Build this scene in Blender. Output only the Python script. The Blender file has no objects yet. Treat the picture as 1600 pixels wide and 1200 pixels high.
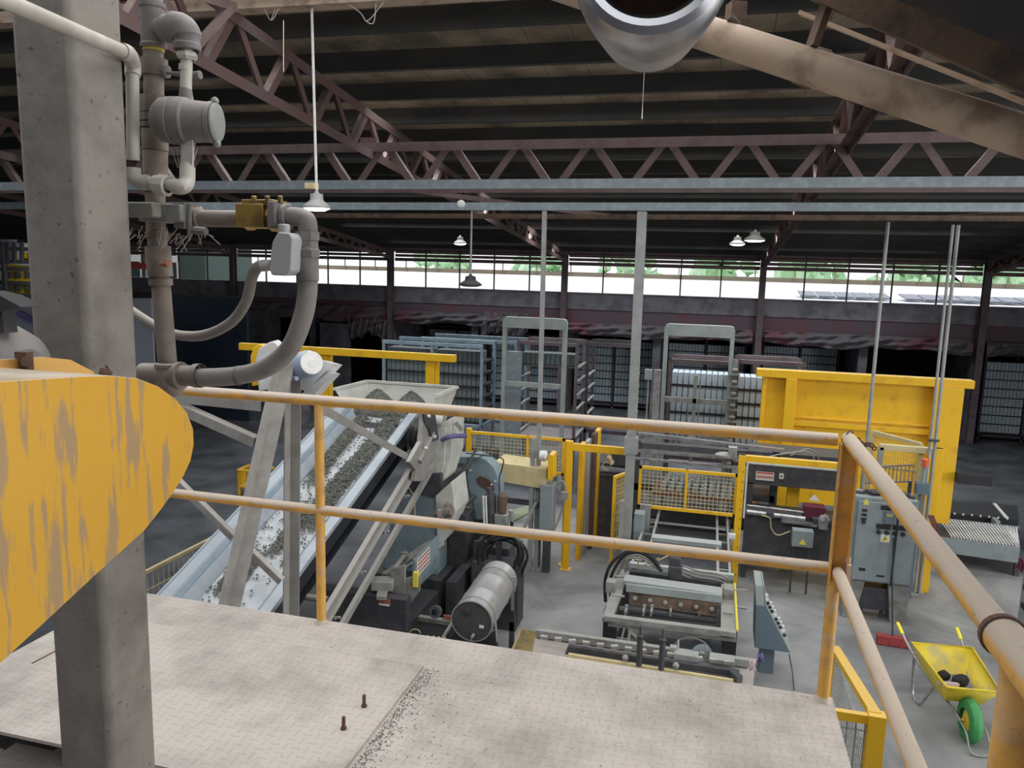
import bpy, math, random
from mathutils import Vector as V, Matrix
random.seed(7)
SC = bpy.context.scene
COL = SC.collection
# ------------------------------------------------------------------ camera
F = 1210.0
EYE = V((0, 0, 4.2))
RX = (0.96706862, 0.06304861, -0.24658298)   # world x in camera (right, down, forward)
RY = (0.25318199, -0.13925009, 0.9573444)
RZ = (0.02602253, -0.98824809, -0.15062717)
cam = bpy.data.cameras.new('camera')
cam.sensor_width = 36.0
cam.lens = F / 1600 * 36.0
cam.clip_start = 0.05
cam.clip_end = 300
co = bpy.data.objects.new('camera', cam)
COL.objects.link(co)
co.matrix_world = Matrix(((RX[0], -RX[1], -RX[2], 0), (RY[0], -RY[1], -RY[2], 0), (RZ[0], -RZ[1], -RZ[2], 4.2), (0, 0, 0, 1)))
SC.camera = co
cam.dof.use_dof = False
# ------------------------------------------------------------------ world, light, exposure
SC.view_settings.view_transform = 'Standard'
SC.view_settings.look = 'None'
SC.view_settings.gamma = 1
SC.view_settings.exposure = 0.0
w = bpy.data.worlds.new('world'); SC.world = w
w.use_nodes = True
bg = w.node_tree.nodes['Background']
bg.inputs[0].default_value = (0.93, 0.96, 1.0, 1)
bg.inputs[1].default_value = 1.35

def area_light(name, loc, size, power, direction, color=(1, 1, 1), spread=math.pi):
    L = bpy.data.lights.new(name, 'AREA')
    L.shape = 'RECTANGLE'; L.size, L.size_y = size
    L.energy = power; L.color = color; L.spread = spread
    o = bpy.data.objects.new(name, L); COL.objects.link(o)
    o.location = loc
    o.rotation_euler = V(direction).to_track_quat('-Z', 'Y').to_euler()
    return o
# daylight coming down through the rooflight above the platform and in through the open side bay
area_light('rooflight_daylight', (0.4, 3.3, 7.2), (7.0, 3.6), 165, (0.0, 0.0, -1), (1.0, 0.975, 0.94))
for y_, e_ in ((6.41, 60), (9.17, 170), (11.01, 150), (13.77, 240), (17.45, 330), (20.21, 200)):      # fill strips added to lift the hall, out of view between the purlins
    area_light('roof_strip_fill', (-2.0, y_, 4.80 + (22.0 - y_)*0.11 - 0.03), (14.0, 0.80), e_, (0, 0, -1), (0.92, 0.965, 1.0), 2.1)
area_light('side_bay_daylight', (11.5, 4.2, 3.2), (8.0, 4.4), 540, (-1, 0.05, 0.05), (0.97, 0.98, 1.0))

# ------------------------------------------------------------------ helpers
def P(px, py, X=None, Y=None, Z=None):
    """point on a plane X / Y / Z = const seen at that place of the photograph"""
    a, b = px - 800.0, py - 600.0
    r = V((RX[0]*a + RX[1]*b + RX[2]*F, RY[0]*a + RY[1]*b + RY[2]*F, RZ[0]*a + RZ[1]*b + RZ[2]*F))
    if X is not None: t = X / r.x
    elif Y is not None: t = Y / r.y
    else: t = (Z - 4.2) / r.z
    return EYE + r * t

WL = {}
def thing(name, label, cat, loc=(0, 0, 0), group=None):
    o = bpy.data.objects.new(name, None)
    o.empty_display_size = 0.1
    COL.objects.link(o); o.location = loc
    WL[o] = V(loc)
    o['label'] = label; o['category'] = cat
    if group: o['group'] = group
    return o

def tag(o, label=None, cat=None, group=None, kind=None):
    if label: o['label'] = label
    if cat: o['category'] = cat
    if group: o['group'] = group
    if kind: o['kind'] = kind
    return o

def frame_for(d):
    d = d.normalized()
    u = d.cross(V((0, 0, 1)))
    if u.length < 1e-3: u = V((1, 0, 0))
    u.normalize()
    return u, u.cross(d).normalized()

SPLIT = {'mould_bar', 'side_block', 'cross_bar', 'side_rail', 'hose_clamp', 'bolt', 'tie_rod', 'clamp_rib', 'slide_rail', 'flat_bar', 'slide_rod', 'slide_block', 'dark_beam', 'silver_rod', 'small_fitting', 'ball_knob', 'rung', 'rotary_switch', 'black_nameplate', 'pale_bolt', 'guard_bolt', 'lid_hinge', 'slot', 'cross_brace', 'printed_stripe', 'strap', 'cable', 'end_plate', 'leg', 'post', 'fork_arm', 'door_lock', 'silver_die', 'scrap', 'dark_window', 'yellow_window', 'sticker_print', 'label_red_print', 'belt_roller_bracket', 'knuckle', 'tap_lever', 'straight_run', 'fitting', 'support_leg', 'stiffener_post', 'cradle', 'lever', 'splice_plate', 'strap_bracket', 'leg_brace', 'support', 'table_frame'}
class B:
    def __init__(s): s.v = []; s.f = []; s.m = []; s.mi = 0
    def add(s, vs, fs):
        n = len(s.v); s.v += [V(x) for x in vs]
        for f in fs: s.f.append([i + n for i in f]); s.m.append(s.mi)
        return s
    def box(s, c, d, rz=0.0):
        c = V(c); ca, sa = math.cos(rz), math.sin(rz); vs = []
        for x, y, z in ((-1,-1,-1),(1,-1,-1),(1,1,-1),(-1,1,-1),(-1,-1,1),(1,-1,1),(1,1,1),(-1,1,1)):
            a, b, e = x*d[0]/2, y*d[1]/2, z*d[2]/2
            vs.append(c + V((a*ca - b*sa, a*sa + b*ca, e)))
        return s.add(vs, [(0,3,2,1),(4,5,6,7),(0,1,5,4),(1,2,6,5),(2,3,7,6),(3,0,4,7)])
    def bb(s, x0, x1, y0, y1, z0, z1):
        return s.box(((x0+x1)/2, (y0+y1)/2, (z0+z1)/2), (abs(x1-x0), abs(y1-y0), abs(z1-z0)))
    def bar(s, p, q, w, h, up=(0, 0, 1)):
        p, q = V(p), V(q); d = (q - p).normalized(); up = V(up)
        u = d.cross(up)
        if u.length < 1e-3: u = d.cross(V((0, 1, 0)))
        u.normalize(); n = u.cross(d).normalized()
        vs = [e + u*(a*w/2) + n*(b*h/2) for e in (p, q) for a, b in ((-1,-1),(1,-1),(1,1),(-1,1))]
        return s.add(vs, [(0,1,2,3),(7,6,5,4),(0,4,5,1),(1,5,6,2),(2,6,7,3),(3,7,4,0)])
    def angle(s, p, q, w, t=0.006, up=(0, 0, 1)):
        p, q = V(p), V(q); d = (q - p).normalized(); up = V(up)
        u = d.cross(up)
        if u.length < 1e-3: u = d.cross(V((0, 1, 0)))
        u.normalize(); n = u.cross(d).normalized()
        s.bar(p + n*(w/2), q + n*(w/2), w, t, up)
        s.bar(p + u*(w/2), q + u*(w/2), t, w, up)
        return s
    def ibeam(s, p, q, w, h, t=0.01, up=(0, 0, 1)):
        p, q = V(p), V(q); d = (q - p).normalized()
        u = d.cross(V(up)).normalized(); n = u.cross(d).normalized()
        s.bar(p + n*(h/2 - t/2), q + n*(h/2 - t/2), w, t, up)
        s.bar(p - n*(h/2 - t/2), q - n*(h/2 - t/2), w, t, up)
        s.bar(p, q, t, h - 2*t, up); return s
    def channel(s, p, q, w, h, t=0.01, up=(0, 0, 1), side=1):
        p, q = V(p), V(q); d = (q - p).normalized()
        u = d.cross(V(up)).normalized(); n = u.cross(d).normalized()
        s.bar(p + n*(h/2 - t/2), q + n*(h/2 - t/2), w, t, up)
        s.bar(p - n*(h/2 - t/2), q - n*(h/2 - t/2), w, t, up)
        o = u*(side*(w/2 - t/2))
        s.bar(p + o, q + o, t, h - 2*t, up); return s
    def tube(s, pts, r, n=12, cap=True):
        pts = [V(p) for p in pts]; k = len(pts)
        rs = r if isinstance(r, (list, tuple)) else [r]*k
        d0 = (pts[1] - pts[0]).normalized(); u, _ = frame_for(d0)
        vs = []
        for i, p in enumerate(pts):
            d = (pts[min(i+1, k-1)] - pts[max(i-1, 0)]).normalized()
            u = (u - d*u.dot(d)).normalized(); n2 = d.cross(u)
            vs += [p + (u*math.cos(a) + n2*math.sin(a))*rs[i] for a in [2*math.pi*j/n for j in range(n)]]
        fs = [(i*n + j, i*n + (j+1) % n, (i+1)*n + (j+1) % n, (i+1)*n + j) for i in range(k-1) for j in range(n)]
        if cap: fs += [tuple(reversed(range(n))), tuple(range((k-1)*n, k*n))]
        return s.add(vs, fs)
    def cyl(s, p, q, r, r2=None, n=20): return s.tube([p, q], [r, r if r2 is None else r2], n)
    def lathe(s, p, d, prof, n=24):
        """prof: (distance along d, radius)"""
        p, d = V(p), V(d).normalized(); u, n2 = frame_for(d); vs = []
        for t, r in prof:
            vs += [p + d*t + (u*math.cos(a) + n2*math.sin(a))*max(r, 1e-4) for a in [2*math.pi*j/n for j in range(n)]]
        k = len(prof)
        fs = [(i*n + j, i*n + (j+1) % n, (i+1)*n + (j+1) % n, (i+1)*n + j) for i in range(k-1) for j in range(n)]
        return s.add(vs, fs)
    def prism(s, pts, off):
        pts = [V(p) for p in pts]; off = V(off); k = len(pts)
        return s.add(pts + [p + off for p in pts], [tuple(range(k)), tuple(reversed(range(k, 2*k)))] + [((i+1) % k, i, k+i, k+(i+1) % k) for i in range(k)])
    def sheet(s, fn, nu, nv, t=None):
        vs = [V(fn(i/nu, j/nv)) for j in range(nv+1) for i in range(nu+1)]
        return s.add(vs, [(j*(nu+1)+i, j*(nu+1)+i+1, (j+1)*(nu+1)+i+1, (j+1)*(nu+1)+i) for j in range(nv) for i in range(nu)])
    def blob(s, c, r, n=8, jit=0.0, sq=(1, 1, 1)):
        c = V(c); vs = []; fs = []
        m = n//2
        for i in range(m+1):
            th = math.pi*i/m
            for j in range(n):
                ph = 2*math.pi*j/n; k = 1 + random.uniform(-jit, jit)
                vs.append(c + V((r*sq[0]*k*math.sin(th)*math.cos(ph), r*sq[1]*k*math.sin(th)*math.sin(ph), r*sq[2]*k*math.cos(th))))
        fs = [(i*n+j, (i+1)*n+j, (i+1)*n+(j+1) % n, i*n+(j+1) % n) for i in range(m) for j in range(n)]
        return s.add(vs, fs)
    def mesh(s, x0, z0, x1, z1, fn, step=0.05, r=0.0025):
        """welded wire infill between (x0,z0)-(x1,z1); fn maps (x,z) to 3D"""
        nx = max(1, round(abs(x1-x0)/step)); nz = max(1, round(abs(z1-z0)/step))
        for i in range(nx+1):
            x = x0 + (x1-x0)*i/nx; s.tube([fn(x, z0), fn(x, z1)], r, 4, False)
        for j in range(nz+1):
            z = z0 + (z1-z0)*j/nz; s.tube([fn(x0, z), fn(x1, z)], r, 4, False)
        return s
    def pieces(s):
        par = list(range(len(s.v)))
        def find(i):
            while par[i] != i: par[i] = par[par[i]]; i = par[i]
            return i
        for f in s.f:
            for j in f[1:]: par[find(j)] = find(f[0])
        out = {}
        for k, f in enumerate(s.f): out.setdefault(find(f[0]), []).append(k)
        res = []
        for ks in out.values():
            b = B(); mp = {}
            for k in ks:
                nf = []
                for j in s.f[k]:
                    if j not in mp: mp[j] = len(b.v); b.v.append(s.v[j])
                    nf.append(mp[j])
                b.f.append(nf); b.m.append(s.m[k])
            res.append(b)
        return res
    def build(s, name, mats, parent=None, smooth=True, bevel=0.0, sub=0, solid=0.0):
        if parent is not None and name in SPLIT:
            ps = s.pieces()
            if 1 < len(ps) <= 40: return [p._build(name, mats, parent, smooth, bevel, sub, solid) for p in ps][0]
        return s._build(name, mats, parent, smooth, bevel, sub, solid)
    def _build(s, name, mats, parent=None, smooth=True, bevel=0.0, sub=0, solid=0.0):
        if not isinstance(mats, (list, tuple)): mats = [mats]
        xs = [v.x for v in s.v]; ys = [v.y for v in s.v]; zs = [v.z for v in s.v]
        c = V(((min(xs)+max(xs))/2, (min(ys)+max(ys))/2, min(zs)))
        me = bpy.data.meshes.new(name)
        me.from_pydata([tuple(v - c) for v in s.v], [], s.f)
        for m in mats: me.materials.append(m)
        me.polygons.foreach_set('material_index', s.m)
        me.polygons.foreach_set('use_smooth', [smooth]*len(s.f))
        me.update()
        if smooth: me.set_sharp_from_angle(angle=0.6)
        o = bpy.data.objects.new(name, me); COL.objects.link(o)
        WL[o] = c
        if parent is not None:
            o.parent = parent; o.location = c - WL[parent]
        else: o.location = c
        if bevel:
            b = o.modifiers.new('bevel', 'BEVEL'); b.width = bevel; b.segments = 2; b.limit_method = 'ANGLE'
        if solid:
            b = o.modifiers.new('solid', 'SOLIDIFY'); b.thickness = solid
        if sub:
            b = o.modifiers.new('sub', 'SUBSURF'); b.levels = sub; b.render_levels = sub
        return o

def solo(b, name, mats, label, cat, group=None, kind=None, **k):
    return tag(b.build(name, mats, None, **k), label, cat, group, kind)
def struct(b, name, mats, **k):
    return tag(b.build(name, mats, None, **k), kind='structure')
def copy_tree(o, parent=None, loc=None):
    c = o.copy(); COL.objects.link(c)
    if parent is not None: c.parent = parent
    if loc is not None: c.location = loc
    WL[c] = V(loc) if loc is not None else WL.get(o)
    for ch in o.children: copy_tree(ch, c)
    return c
def arc(c, r, a0, a1, n, ex, ez):
    c, ex, ez = V(c), V(ex), V(ez)
    return [c + ex*(r*math.cos(math.radians(a0+(a1-a0)*i/n))) + ez*(r*math.sin(math.radians(a0+(a1-a0)*i/n))) for i in range(n+1)]
def spline(pts, n=8):
    pts = [V(p) for p in pts]; out = []
    q = [pts[0]*2 - pts[1]] + pts + [pts[-1]*2 - pts[-2]]
    for i in range(1, len(q)-2):
        a, b, c, d = q[i-1:i+3]
        for j in range(n):
            t = j/n
            out.append(0.5*((2*b) + (c-a)*t + (2*a-5*b+4*c-d)*t*t + (3*b-a-3*c+d)*t**3))
    return out + [pts[-1]]

# ------------------------------------------------------------------ materials
def mat(name, col, rough=0.6, metal=0.0, col2=None, scale=6.0, amt=0.5, lo=0.45, hi=0.62, dust=None, dustamt=0.8, bump=0.0, bscale=40.0, stretch=(1, 1, 1), spec=None, dlo=0.35, dhi=0.85, dn=0.7, specks=0.0):
    m = bpy.data.materials.new(name); m.use_nodes = True
    nt = m.node_tree; N = nt.nodes; L = nt.links; p = N['Principled BSDF']
    p.inputs['Roughness'].default_value = rough; p.inputs['Metallic'].default_value = metal
    if spec is not None: p.inputs['Specular IOR Level'].default_value = spec
    c4 = (*col, 1); p.inputs['Base Color'].default_value = c4
    tc = N.new('ShaderNodeTexCoord'); mp = N.new('ShaderNodeMapping'); mp.inputs['Scale'].default_value = stretch
    L.new(tc.outputs['Object'], mp.inputs[0])
    out = None
    if col2 is not None:
        nz = N.new('ShaderNodeTexNoise'); nz.inputs['Scale'].default_value = scale; nz.inputs['Detail'].default_value = 6
        nz.inputs['Roughness'].default_value = 0.6
        L.new(mp.outputs[0], nz.inputs['Vector'])
        cr = N.new('ShaderNodeMapRange'); cr.inputs[1].default_value = lo; cr.inputs[2].default_value = hi; cr.inputs[4].default_value = amt
        L.new(nz.outputs[0], cr.inputs[0])
        mx = N.new('ShaderNodeMix'); mx.data_type = 'RGBA'
        L.new(cr.outputs[0], mx.inputs[0]); mx.inputs[6].default_value = c4; mx.inputs[7].default_value = (*col2, 1)
        out = mx.outputs[2]
    if dust is not None:
        g = N.new('ShaderNodeNewGeometry'); sx = N.new('ShaderNodeSeparateXYZ'); L.new(g.outputs['Normal'], sx.inputs[0])
        n2 = N.new('ShaderNodeTexNoise'); n2.inputs['Scale'].default_value = 9; n2.inputs['Detail'].default_value = 5; L.new(tc.outputs['Object'], n2.inputs['Vector'])
        ad = N.new('ShaderNodeMath'); ad.operation = 'MULTIPLY_ADD'; L.new(n2.outputs[0], ad.inputs[0]); ad.inputs[1].default_value = dn; L.new(sx.outputs[2], ad.inputs[2])
        mr = N.new('ShaderNodeMapRange'); mr.inputs[1].default_value = dlo + dn/2; mr.inputs[2].default_value = dhi + dn/2; mr.inputs[4].default_value = dustamt
        L.new(ad.outputs[0], mr.inputs[0])
        mx = N.new('ShaderNodeMix'); mx.data_type = 'RGBA'; L.new(mr.outputs[0], mx.inputs[0])
        if out: L.new(out, mx.inputs[6])
        else: mx.inputs[6].default_value = c4
        mx.inputs[7].default_value = (*dust, 1); out = mx.outputs[2]
    if specks:
        n4 = N.new('ShaderNodeTexNoise'); n4.inputs['Scale'].default_value = 55; n4.inputs['Detail'].default_value = 3; L.new(tc.outputs['Object'], n4.inputs['Vector'])
        n5 = N.new('ShaderNodeMapRange'); n5.inputs[1].default_value = 0.66; n5.inputs[2].default_value = 0.72; n5.inputs[4].default_value = specks; L.new(n4.outputs[0], n5.inputs[0])
        mx = N.new('ShaderNodeMix'); mx.data_type = 'RGBA'; L.new(n5.outputs[0], mx.inputs[0]); L.new(out, mx.inputs[6]); mx.inputs[7].default_value = (0.06, 0.045, 0.035, 1); out = mx.outputs[2]
    if out: L.new(out, p.inputs['Base Color'])
    if bump:
        n3 = N.new('ShaderNodeTexNoise'); n3.inputs['Scale'].default_value = bscale; n3.inputs['Detail'].default_value = 4; L.new(mp.outputs[0], n3.inputs['Vector'])
        bp = N.new('ShaderNodeBump'); bp.inputs['Strength'].default_value = bump; bp.inputs['Distance'].default_value = 0.01
        L.new(n3.outputs[0], bp.inputs['Height']); L.new(bp.outputs[0], p.inputs['Normal'])
    return m
def emit(name, col, s):
    m = bpy.data.materials.new(name); m.use_nodes = True; p = m.node_tree.nodes['Principled BSDF']
    p.inputs['Base Color'].default_value = (*col, 1); p.inputs['Emission Color'].default_value = (*col, 1); p.inputs['Emission Strength'].default_value = s
    return m
DUST = (0.52, 0.46, 0.41)
M = {}
M['yellow'] = mat('yellow_paint', (0.84, 0.48, 0.012), 0.5, col2=(0.50, 0.25, 0.02), scale=5, amt=0.5, lo=0.53, hi=0.72, dust=(0.66, 0.52, 0.26), dustamt=0.5, dlo=0.5, dhi=0.9)
M['rail'] = mat('rail_paint', (0.72, 0.38, 0.07), 0.55, col2=(0.40, 0.24, 0.10), scale=14, amt=0.7, lo=0.48, hi=0.66, dust=(0.54, 0.455, 0.375), dustamt=0.95, dlo=0.0, dhi=0.4, dn=1.3, specks=0.35)
M['guard'] = mat('guard_paint', (0.72, 0.38, 0.03), 0.42, col2=(0.34, 0.25, 0.17), scale=7.0, amt=0.75, lo=0.53, hi=0.60, stretch=(7, 7, 0.9), dust=(0.42, 0.37, 0.31), dustamt=0.9)
M['guardback'] = mat('guard_back_paint', (0.66, 0.38, 0.10), 0.6, col2=(0.40, 0.33, 0.25), scale=6, amt=0.6, dust=(0.45, 0.39, 0.31))
M['column'] = mat('column_grey', (0.235, 0.21, 0.18), 0.75, col2=(0.11, 0.095, 0.08), scale=6, amt=0.75, lo=0.45, hi=0.72, bump=0.35, bscale=25, specks=0.7)
M['pipe'] = mat('dusty_pipe', (0.235, 0.195, 0.165), 0.75, col2=(0.12, 0.08, 0.06), scale=9, amt=0.7, dust=(0.42, 0.38, 0.34), dustamt=0.8, bump=0.25)
M['pipegrey'] = mat('grey_fitting', (0.20, 0.185, 0.175), 0.7, col2=(0.11, 0.10, 0.10), scale=9, amt=0.7, dust=(0.33, 0.30, 0.28), bump=0.2)
M['pvc'] = mat('white_pvc', (0.52, 0.49, 0.43), 0.5, col2=(0.36, 0.32, 0.27), scale=6, amt=0.7)
M['pvcblue'] = mat('pvc_print_blue', (0.25, 0.42, 0.52), 0.6)
M['brass'] = mat('brass', (0.46, 0.31, 0.08), 0.4, 0.8, col2=(0.16, 0.11, 0.05), scale=14, amt=0.8, dust=(0.45, 0.38, 0.25))
M['teflon'] = mat('yellow_tape', (0.60, 0.48, 0.10), 0.7)
M['hose'] = mat('grey_hose', (0.24, 0.22, 0.20), 0.8, col2=(0.15, 0.12, 0.10), scale=9, amt=0.6, dust=(0.40, 0.37, 0.33))
M['deck'] = None
M['beige'] = mat('beige_chute', (0.55, 0.41, 0.30), 0.6, col2=(0.20, 0.12, 0.07), scale=7, amt=0.7, lo=0.5, hi=0.68)
M['brown'] = mat('rusty_brown', (0.16, 0.10, 0.065), 0.8, col2=(0.05, 0.04, 0.035), scale=8, amt=0.8, bump=0.3)
M['dark'] = mat('dark_sooty_steel', (0.035, 0.035, 0.038), 0.8, col2=(0.07, 0.06, 0.055), scale=5, amt=0.7, bump=0.2)
M['steel'] = mat('polished_steel', (0.62, 0.62, 0.64), 0.22, 1.0)
M['steeldull'] = mat('dull_steel', (0.50, 0.49, 0.50), 0.38, 0.8, col2=(0.20, 0.19, 0.19), scale=12, amt=0.6, dust=(0.4, 0.38, 0.36), dustamt=0.5)
M['galv'] = mat('galvanised', (0.25, 0.29, 0.31), 0.6, 0.25, col2=(0.33, 0.38, 0.40), scale=14, amt=0.8)
M['galvpost'] = mat('galvanised_post', (0.36, 0.37, 0.35), 0.6, 0.2, col2=(0.28, 0.28, 0.27), scale=6, amt=0.7)
M['trussred'] = mat('truss_red_oxide', (0.12, 0.068, 0.058), 0.75, col2=(0.11, 0.08, 0.085), scale=4, amt=0.8, dust=(0.38, 0.28, 0.25), dustamt=0.9)
M['trusslight'] = mat('truss_dusty', (0.20, 0.14, 0.13), 0.75, col2=(0.13, 0.08, 0.075), scale=5, amt=0.6, dust=(0.48, 0.40, 0.36), dustamt=0.9)
M['purlin'] = mat('purlin_dark', (0.035, 0.035, 0.033), 0.85, col2=(0.06, 0.055, 0.048), scale=2.5, amt=0.8, stretch=(0.4, 1, 1))
M['roof'] = None
M['wallconc'] = mat('sooty_concrete', (0.16, 0.155, 0.175), 0.9, col2=(0.07, 0.065, 0.08), scale=2.2, amt=0.9, lo=0.4, hi=0.65)
M['lintel'] = mat('lintel_concrete', (0.22, 0.21, 0.235), 0.9, col2=(0.13, 0.12, 0.135), scale=2.5, amt=0.9)
M['fascia'] = mat('red_fascia', (0.13, 0.10, 0.12), 0.85, col2=(0.17, 0.075, 0.09), scale=1.6, amt=0.9)
M['tarp'] = mat('tarp_grey', (0.125, 0.115, 0.125), 0.7, col2=(0.17, 0.045, 0.06), scale=1.2, amt=0.75, lo=0.5, hi=0.6)
M['black'] = mat('black_rubber', (0.018, 0.018, 0.02), 0.6)
M['blackbelt'] = mat('black_belt', (0.02, 0.022, 0.028), 0.55, col2=(0.04, 0.042, 0.05), scale=2, amt=0.8)
M['rackblue'] = mat('rack_blue_grey', (0.22, 0.30, 0.36), 0.65, col2=(0.15, 0.20, 0.25), scale=4, amt=0.7, dust=(0.36, 0.42, 0.46))
M['rackbrown'] = mat('rack_brown', (0.14, 0.105, 0.11), 0.75, col2=(0.09, 0.06, 0.065), scale=5, amt=0.8, dust=(0.30, 0.26, 0.26))
M['rackdark'] = mat('rack_dark', (0.06, 0.05, 0.06), 0.8, col2=(0.10, 0.08, 0.09), scale=5, amt=0.7)
M['blockblue'] = mat('paver_blue_grey', (0.54, 0.62, 0.67), 0.9, col2=(0.42, 0.49, 0.54), scale=14, amt=0.7, bump=0.3)
M['blockgrey'] = mat('paver_dark_grey', (0.14, 0.165, 0.165), 0.9, col2=(0.12, 0.14, 0.145), scale=14, amt=0.7, bump=0.3)
M['blockfar'] = mat('paver_far', (0.46, 0.55, 0.60), 0.9, col2=(0.36, 0.43, 0.48), scale=10, amt=0.7)
M['green'] = mat('portal_grey_green', (0.33, 0.37, 0.35), 0.6, col2=(0.24, 0.27, 0.26), scale=5, amt=0.6, dust=(0.42, 0.44, 0.42))
M['machgrey'] = mat('machine_grey', (0.27, 0.28, 0.26), 0.55, col2=(0.16, 0.14, 0.11), scale=8, amt=0.7, dust=(0.40, 0.38, 0.34), dustamt=0.5)
M['machblue'] = mat('machine_blue_grey', (0.23, 0.30, 0.325), 0.5, col2=(0.12, 0.14, 0.145), scale=6, amt=0.6, lo=0.52, hi=0.7)
M['machdark'] = mat('machine_dark', (0.05, 0.052, 0.06), 0.55, col2=(0.10, 0.09, 0.085), scale=8, amt=0.6)
M['cream'] = mat('cream_paint', (0.62, 0.52, 0.28), 0.5, col2=(0.48, 0.38, 0.2), scale=6, amt=0.5)
M['white'] = mat('white_paint', (0.72, 0.71, 0.68), 0.5, col2=(0.5, 0.48, 0.44), scale=6, amt=0.6)
M['whitesticker'] = mat('sticker_white', (0.75, 0.73, 0.70), 0.5)
M['red'] = mat('sticker_red', (0.55, 0.06, 0.05), 0.5)
M['orangered'] = mat('sticker_faded_red', (0.42, 0.14, 0.09), 0.6, col2=(0.25, 0.12, 0.1), scale=30, amt=0.8)
M['warn'] = mat('warning_yellow', (0.80, 0.66, 0.08), 0.5)
M['angle'] = mat('angle_iron', (0.30, 0.285, 0.26), 0.7, col2=(0.20, 0.18, 0.165), scale=6, amt=0.6, dust=(0.46, 0.43, 0.39), dustamt=0.9)
M['skirt'] = mat('conveyor_steel', (0.42, 0.47, 0.52), 0.45, 0.3, col2=(0.30, 0.34, 0.40), scale=4, amt=0.7, dust=(0.55, 0.58, 0.60), dustamt=0.4)
M['belt'] = mat('dusty_belt', (0.62, 0.64, 0.66), 0.7, col2=(0.42, 0.44, 0.45), scale=6, amt=0.6)
M['gravel'] = mat('gravel', (0.12, 0.125, 0.105), 0.95, col2=(0.22, 0.22, 0.19), scale=25, amt=0.9)
M['hopper'] = mat('hopper_paint', (0.62, 0.62, 0.56), 0.55, col2=(0.45, 0.43, 0.38), scale=5, amt=0.6)
M['motorblue'] = mat('motor_blue', (0.32, 0.40, 0.55), 0.45, col2=(0.42, 0.46, 0.52), scale=7, amt=0.5, dust=(0.62, 0.64, 0.68), dustamt=0.8)
M['drum'] = mat('drum_galvanised', (0.55, 0.54, 0.53), 0.38, 0.55, col2=(0.45, 0.44, 0.43), scale=7, amt=0.6)
M['drumend'] = mat('drum_end', (0.10, 0.095, 0.095), 0.5, 0.3, col2=(0.14, 0.13, 0.125), scale=5, amt=0.7)
M['cab'] = mat('cabinet_grey', (0.26, 0.30, 0.31), 0.5, col2=(0.21, 0.23, 0.23), scale=5, amt=0.6)
M['chrome'] = mat('chrome', (0.7, 0.7, 0.7), 0.15, 1.0)
M['console'] = mat('console_blue', (0.125, 0.17, 0.20), 0.5)
M['consoletop'] = mat('console_light', (0.33, 0.38, 0.36), 0.45)
M['barrow'] = mat('barrow_yellow', (0.74, 0.56, 0.03), 0.45, col2=(0.30, 0.29, 0.25), scale=5, amt=0.6, lo=0.5, hi=0.7)
M['grip'] = mat('grip_yellow', (0.85, 0.72, 0.05), 0.5)
M['tyre'] = mat('tyre_green', (0.05, 0.28, 0.08), 0.6, col2=(0.08, 0.38, 0.12), scale=6, amt=0.6)
M['broom'] = mat('broom_red', (0.35, 0.05, 0.05), 0.9, col2=(0.2, 0.03, 0.03), scale=40, amt=0.8, bump=0.6)
M['rust'] = mat('rust', (0.13, 0.07, 0.05), 0.85, col2=(0.07, 0.045, 0.035), scale=20, amt=0.8)
M['grating'] = mat('grating_yellow', (0.36, 0.27, 0.10), 0.7, col2=(0.20, 0.17, 0.12), scale=8, amt=0.8)
M['cobweb'] = mat('cobweb', (0.60, 0.56, 0.52), 0.9)
M['pink'] = mat('pink_rag', (0.48, 0.22, 0.38), 0.9)
M['pinkpale'] = mat('pale_pink_rag', (0.55, 0.42, 0.44), 0.9)
M['purple'] = mat('purple_hose', (0.12, 0.10, 0.25), 0.5)
M['maroon'] = mat('maroon_box', (0.14, 0.02, 0.04), 0.6)
M['navy'] = mat('navy_sheet', (0.022, 0.038, 0.065), 0.7, col2=(0.03, 0.045, 0.07), scale=2, amt=0.8)
M['lightwall'] = mat('pale_sheeting', (0.30, 0.32, 0.36), 0.7, col2=(0.24, 0.25, 0.29), scale=2, amt=0.7)
M['greenbox'] = mat('dark_green', (0.01, 0.06, 0.04), 0.6)
M['lampbody'] = mat('lamp_grey', (0.38, 0.38, 0.37), 0.5)
M['lampon'] = emit('lamp_lens_lit', (1.0, 1.0, 0.97), 12)
M['signyellow'] = mat('yellow_sheet', (0.85, 0.58, 0.02), 0.5)
M['outwhite'] = mat('outside_roof_white', (0.85, 0.85, 0.84), 0.6)
M['outbeam'] = mat('outside_ridge_tan', (0.22, 0.185, 0.13), 0.8, col2=(0.17, 0.145, 0.105), scale=1, amt=0.6)
M['leaf'] = mat('leaves', (0.50, 0.72, 0.48), 0.8, col2=(0.72, 0.86, 0.66), scale=1.2, amt=0.9)
M['panel'] = mat('solar_panel', (0.10, 0.12, 0.18), 0.3)
M['pale'] = mat('pale_glove', (0.55, 0.53, 0.48), 0.9)

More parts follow.
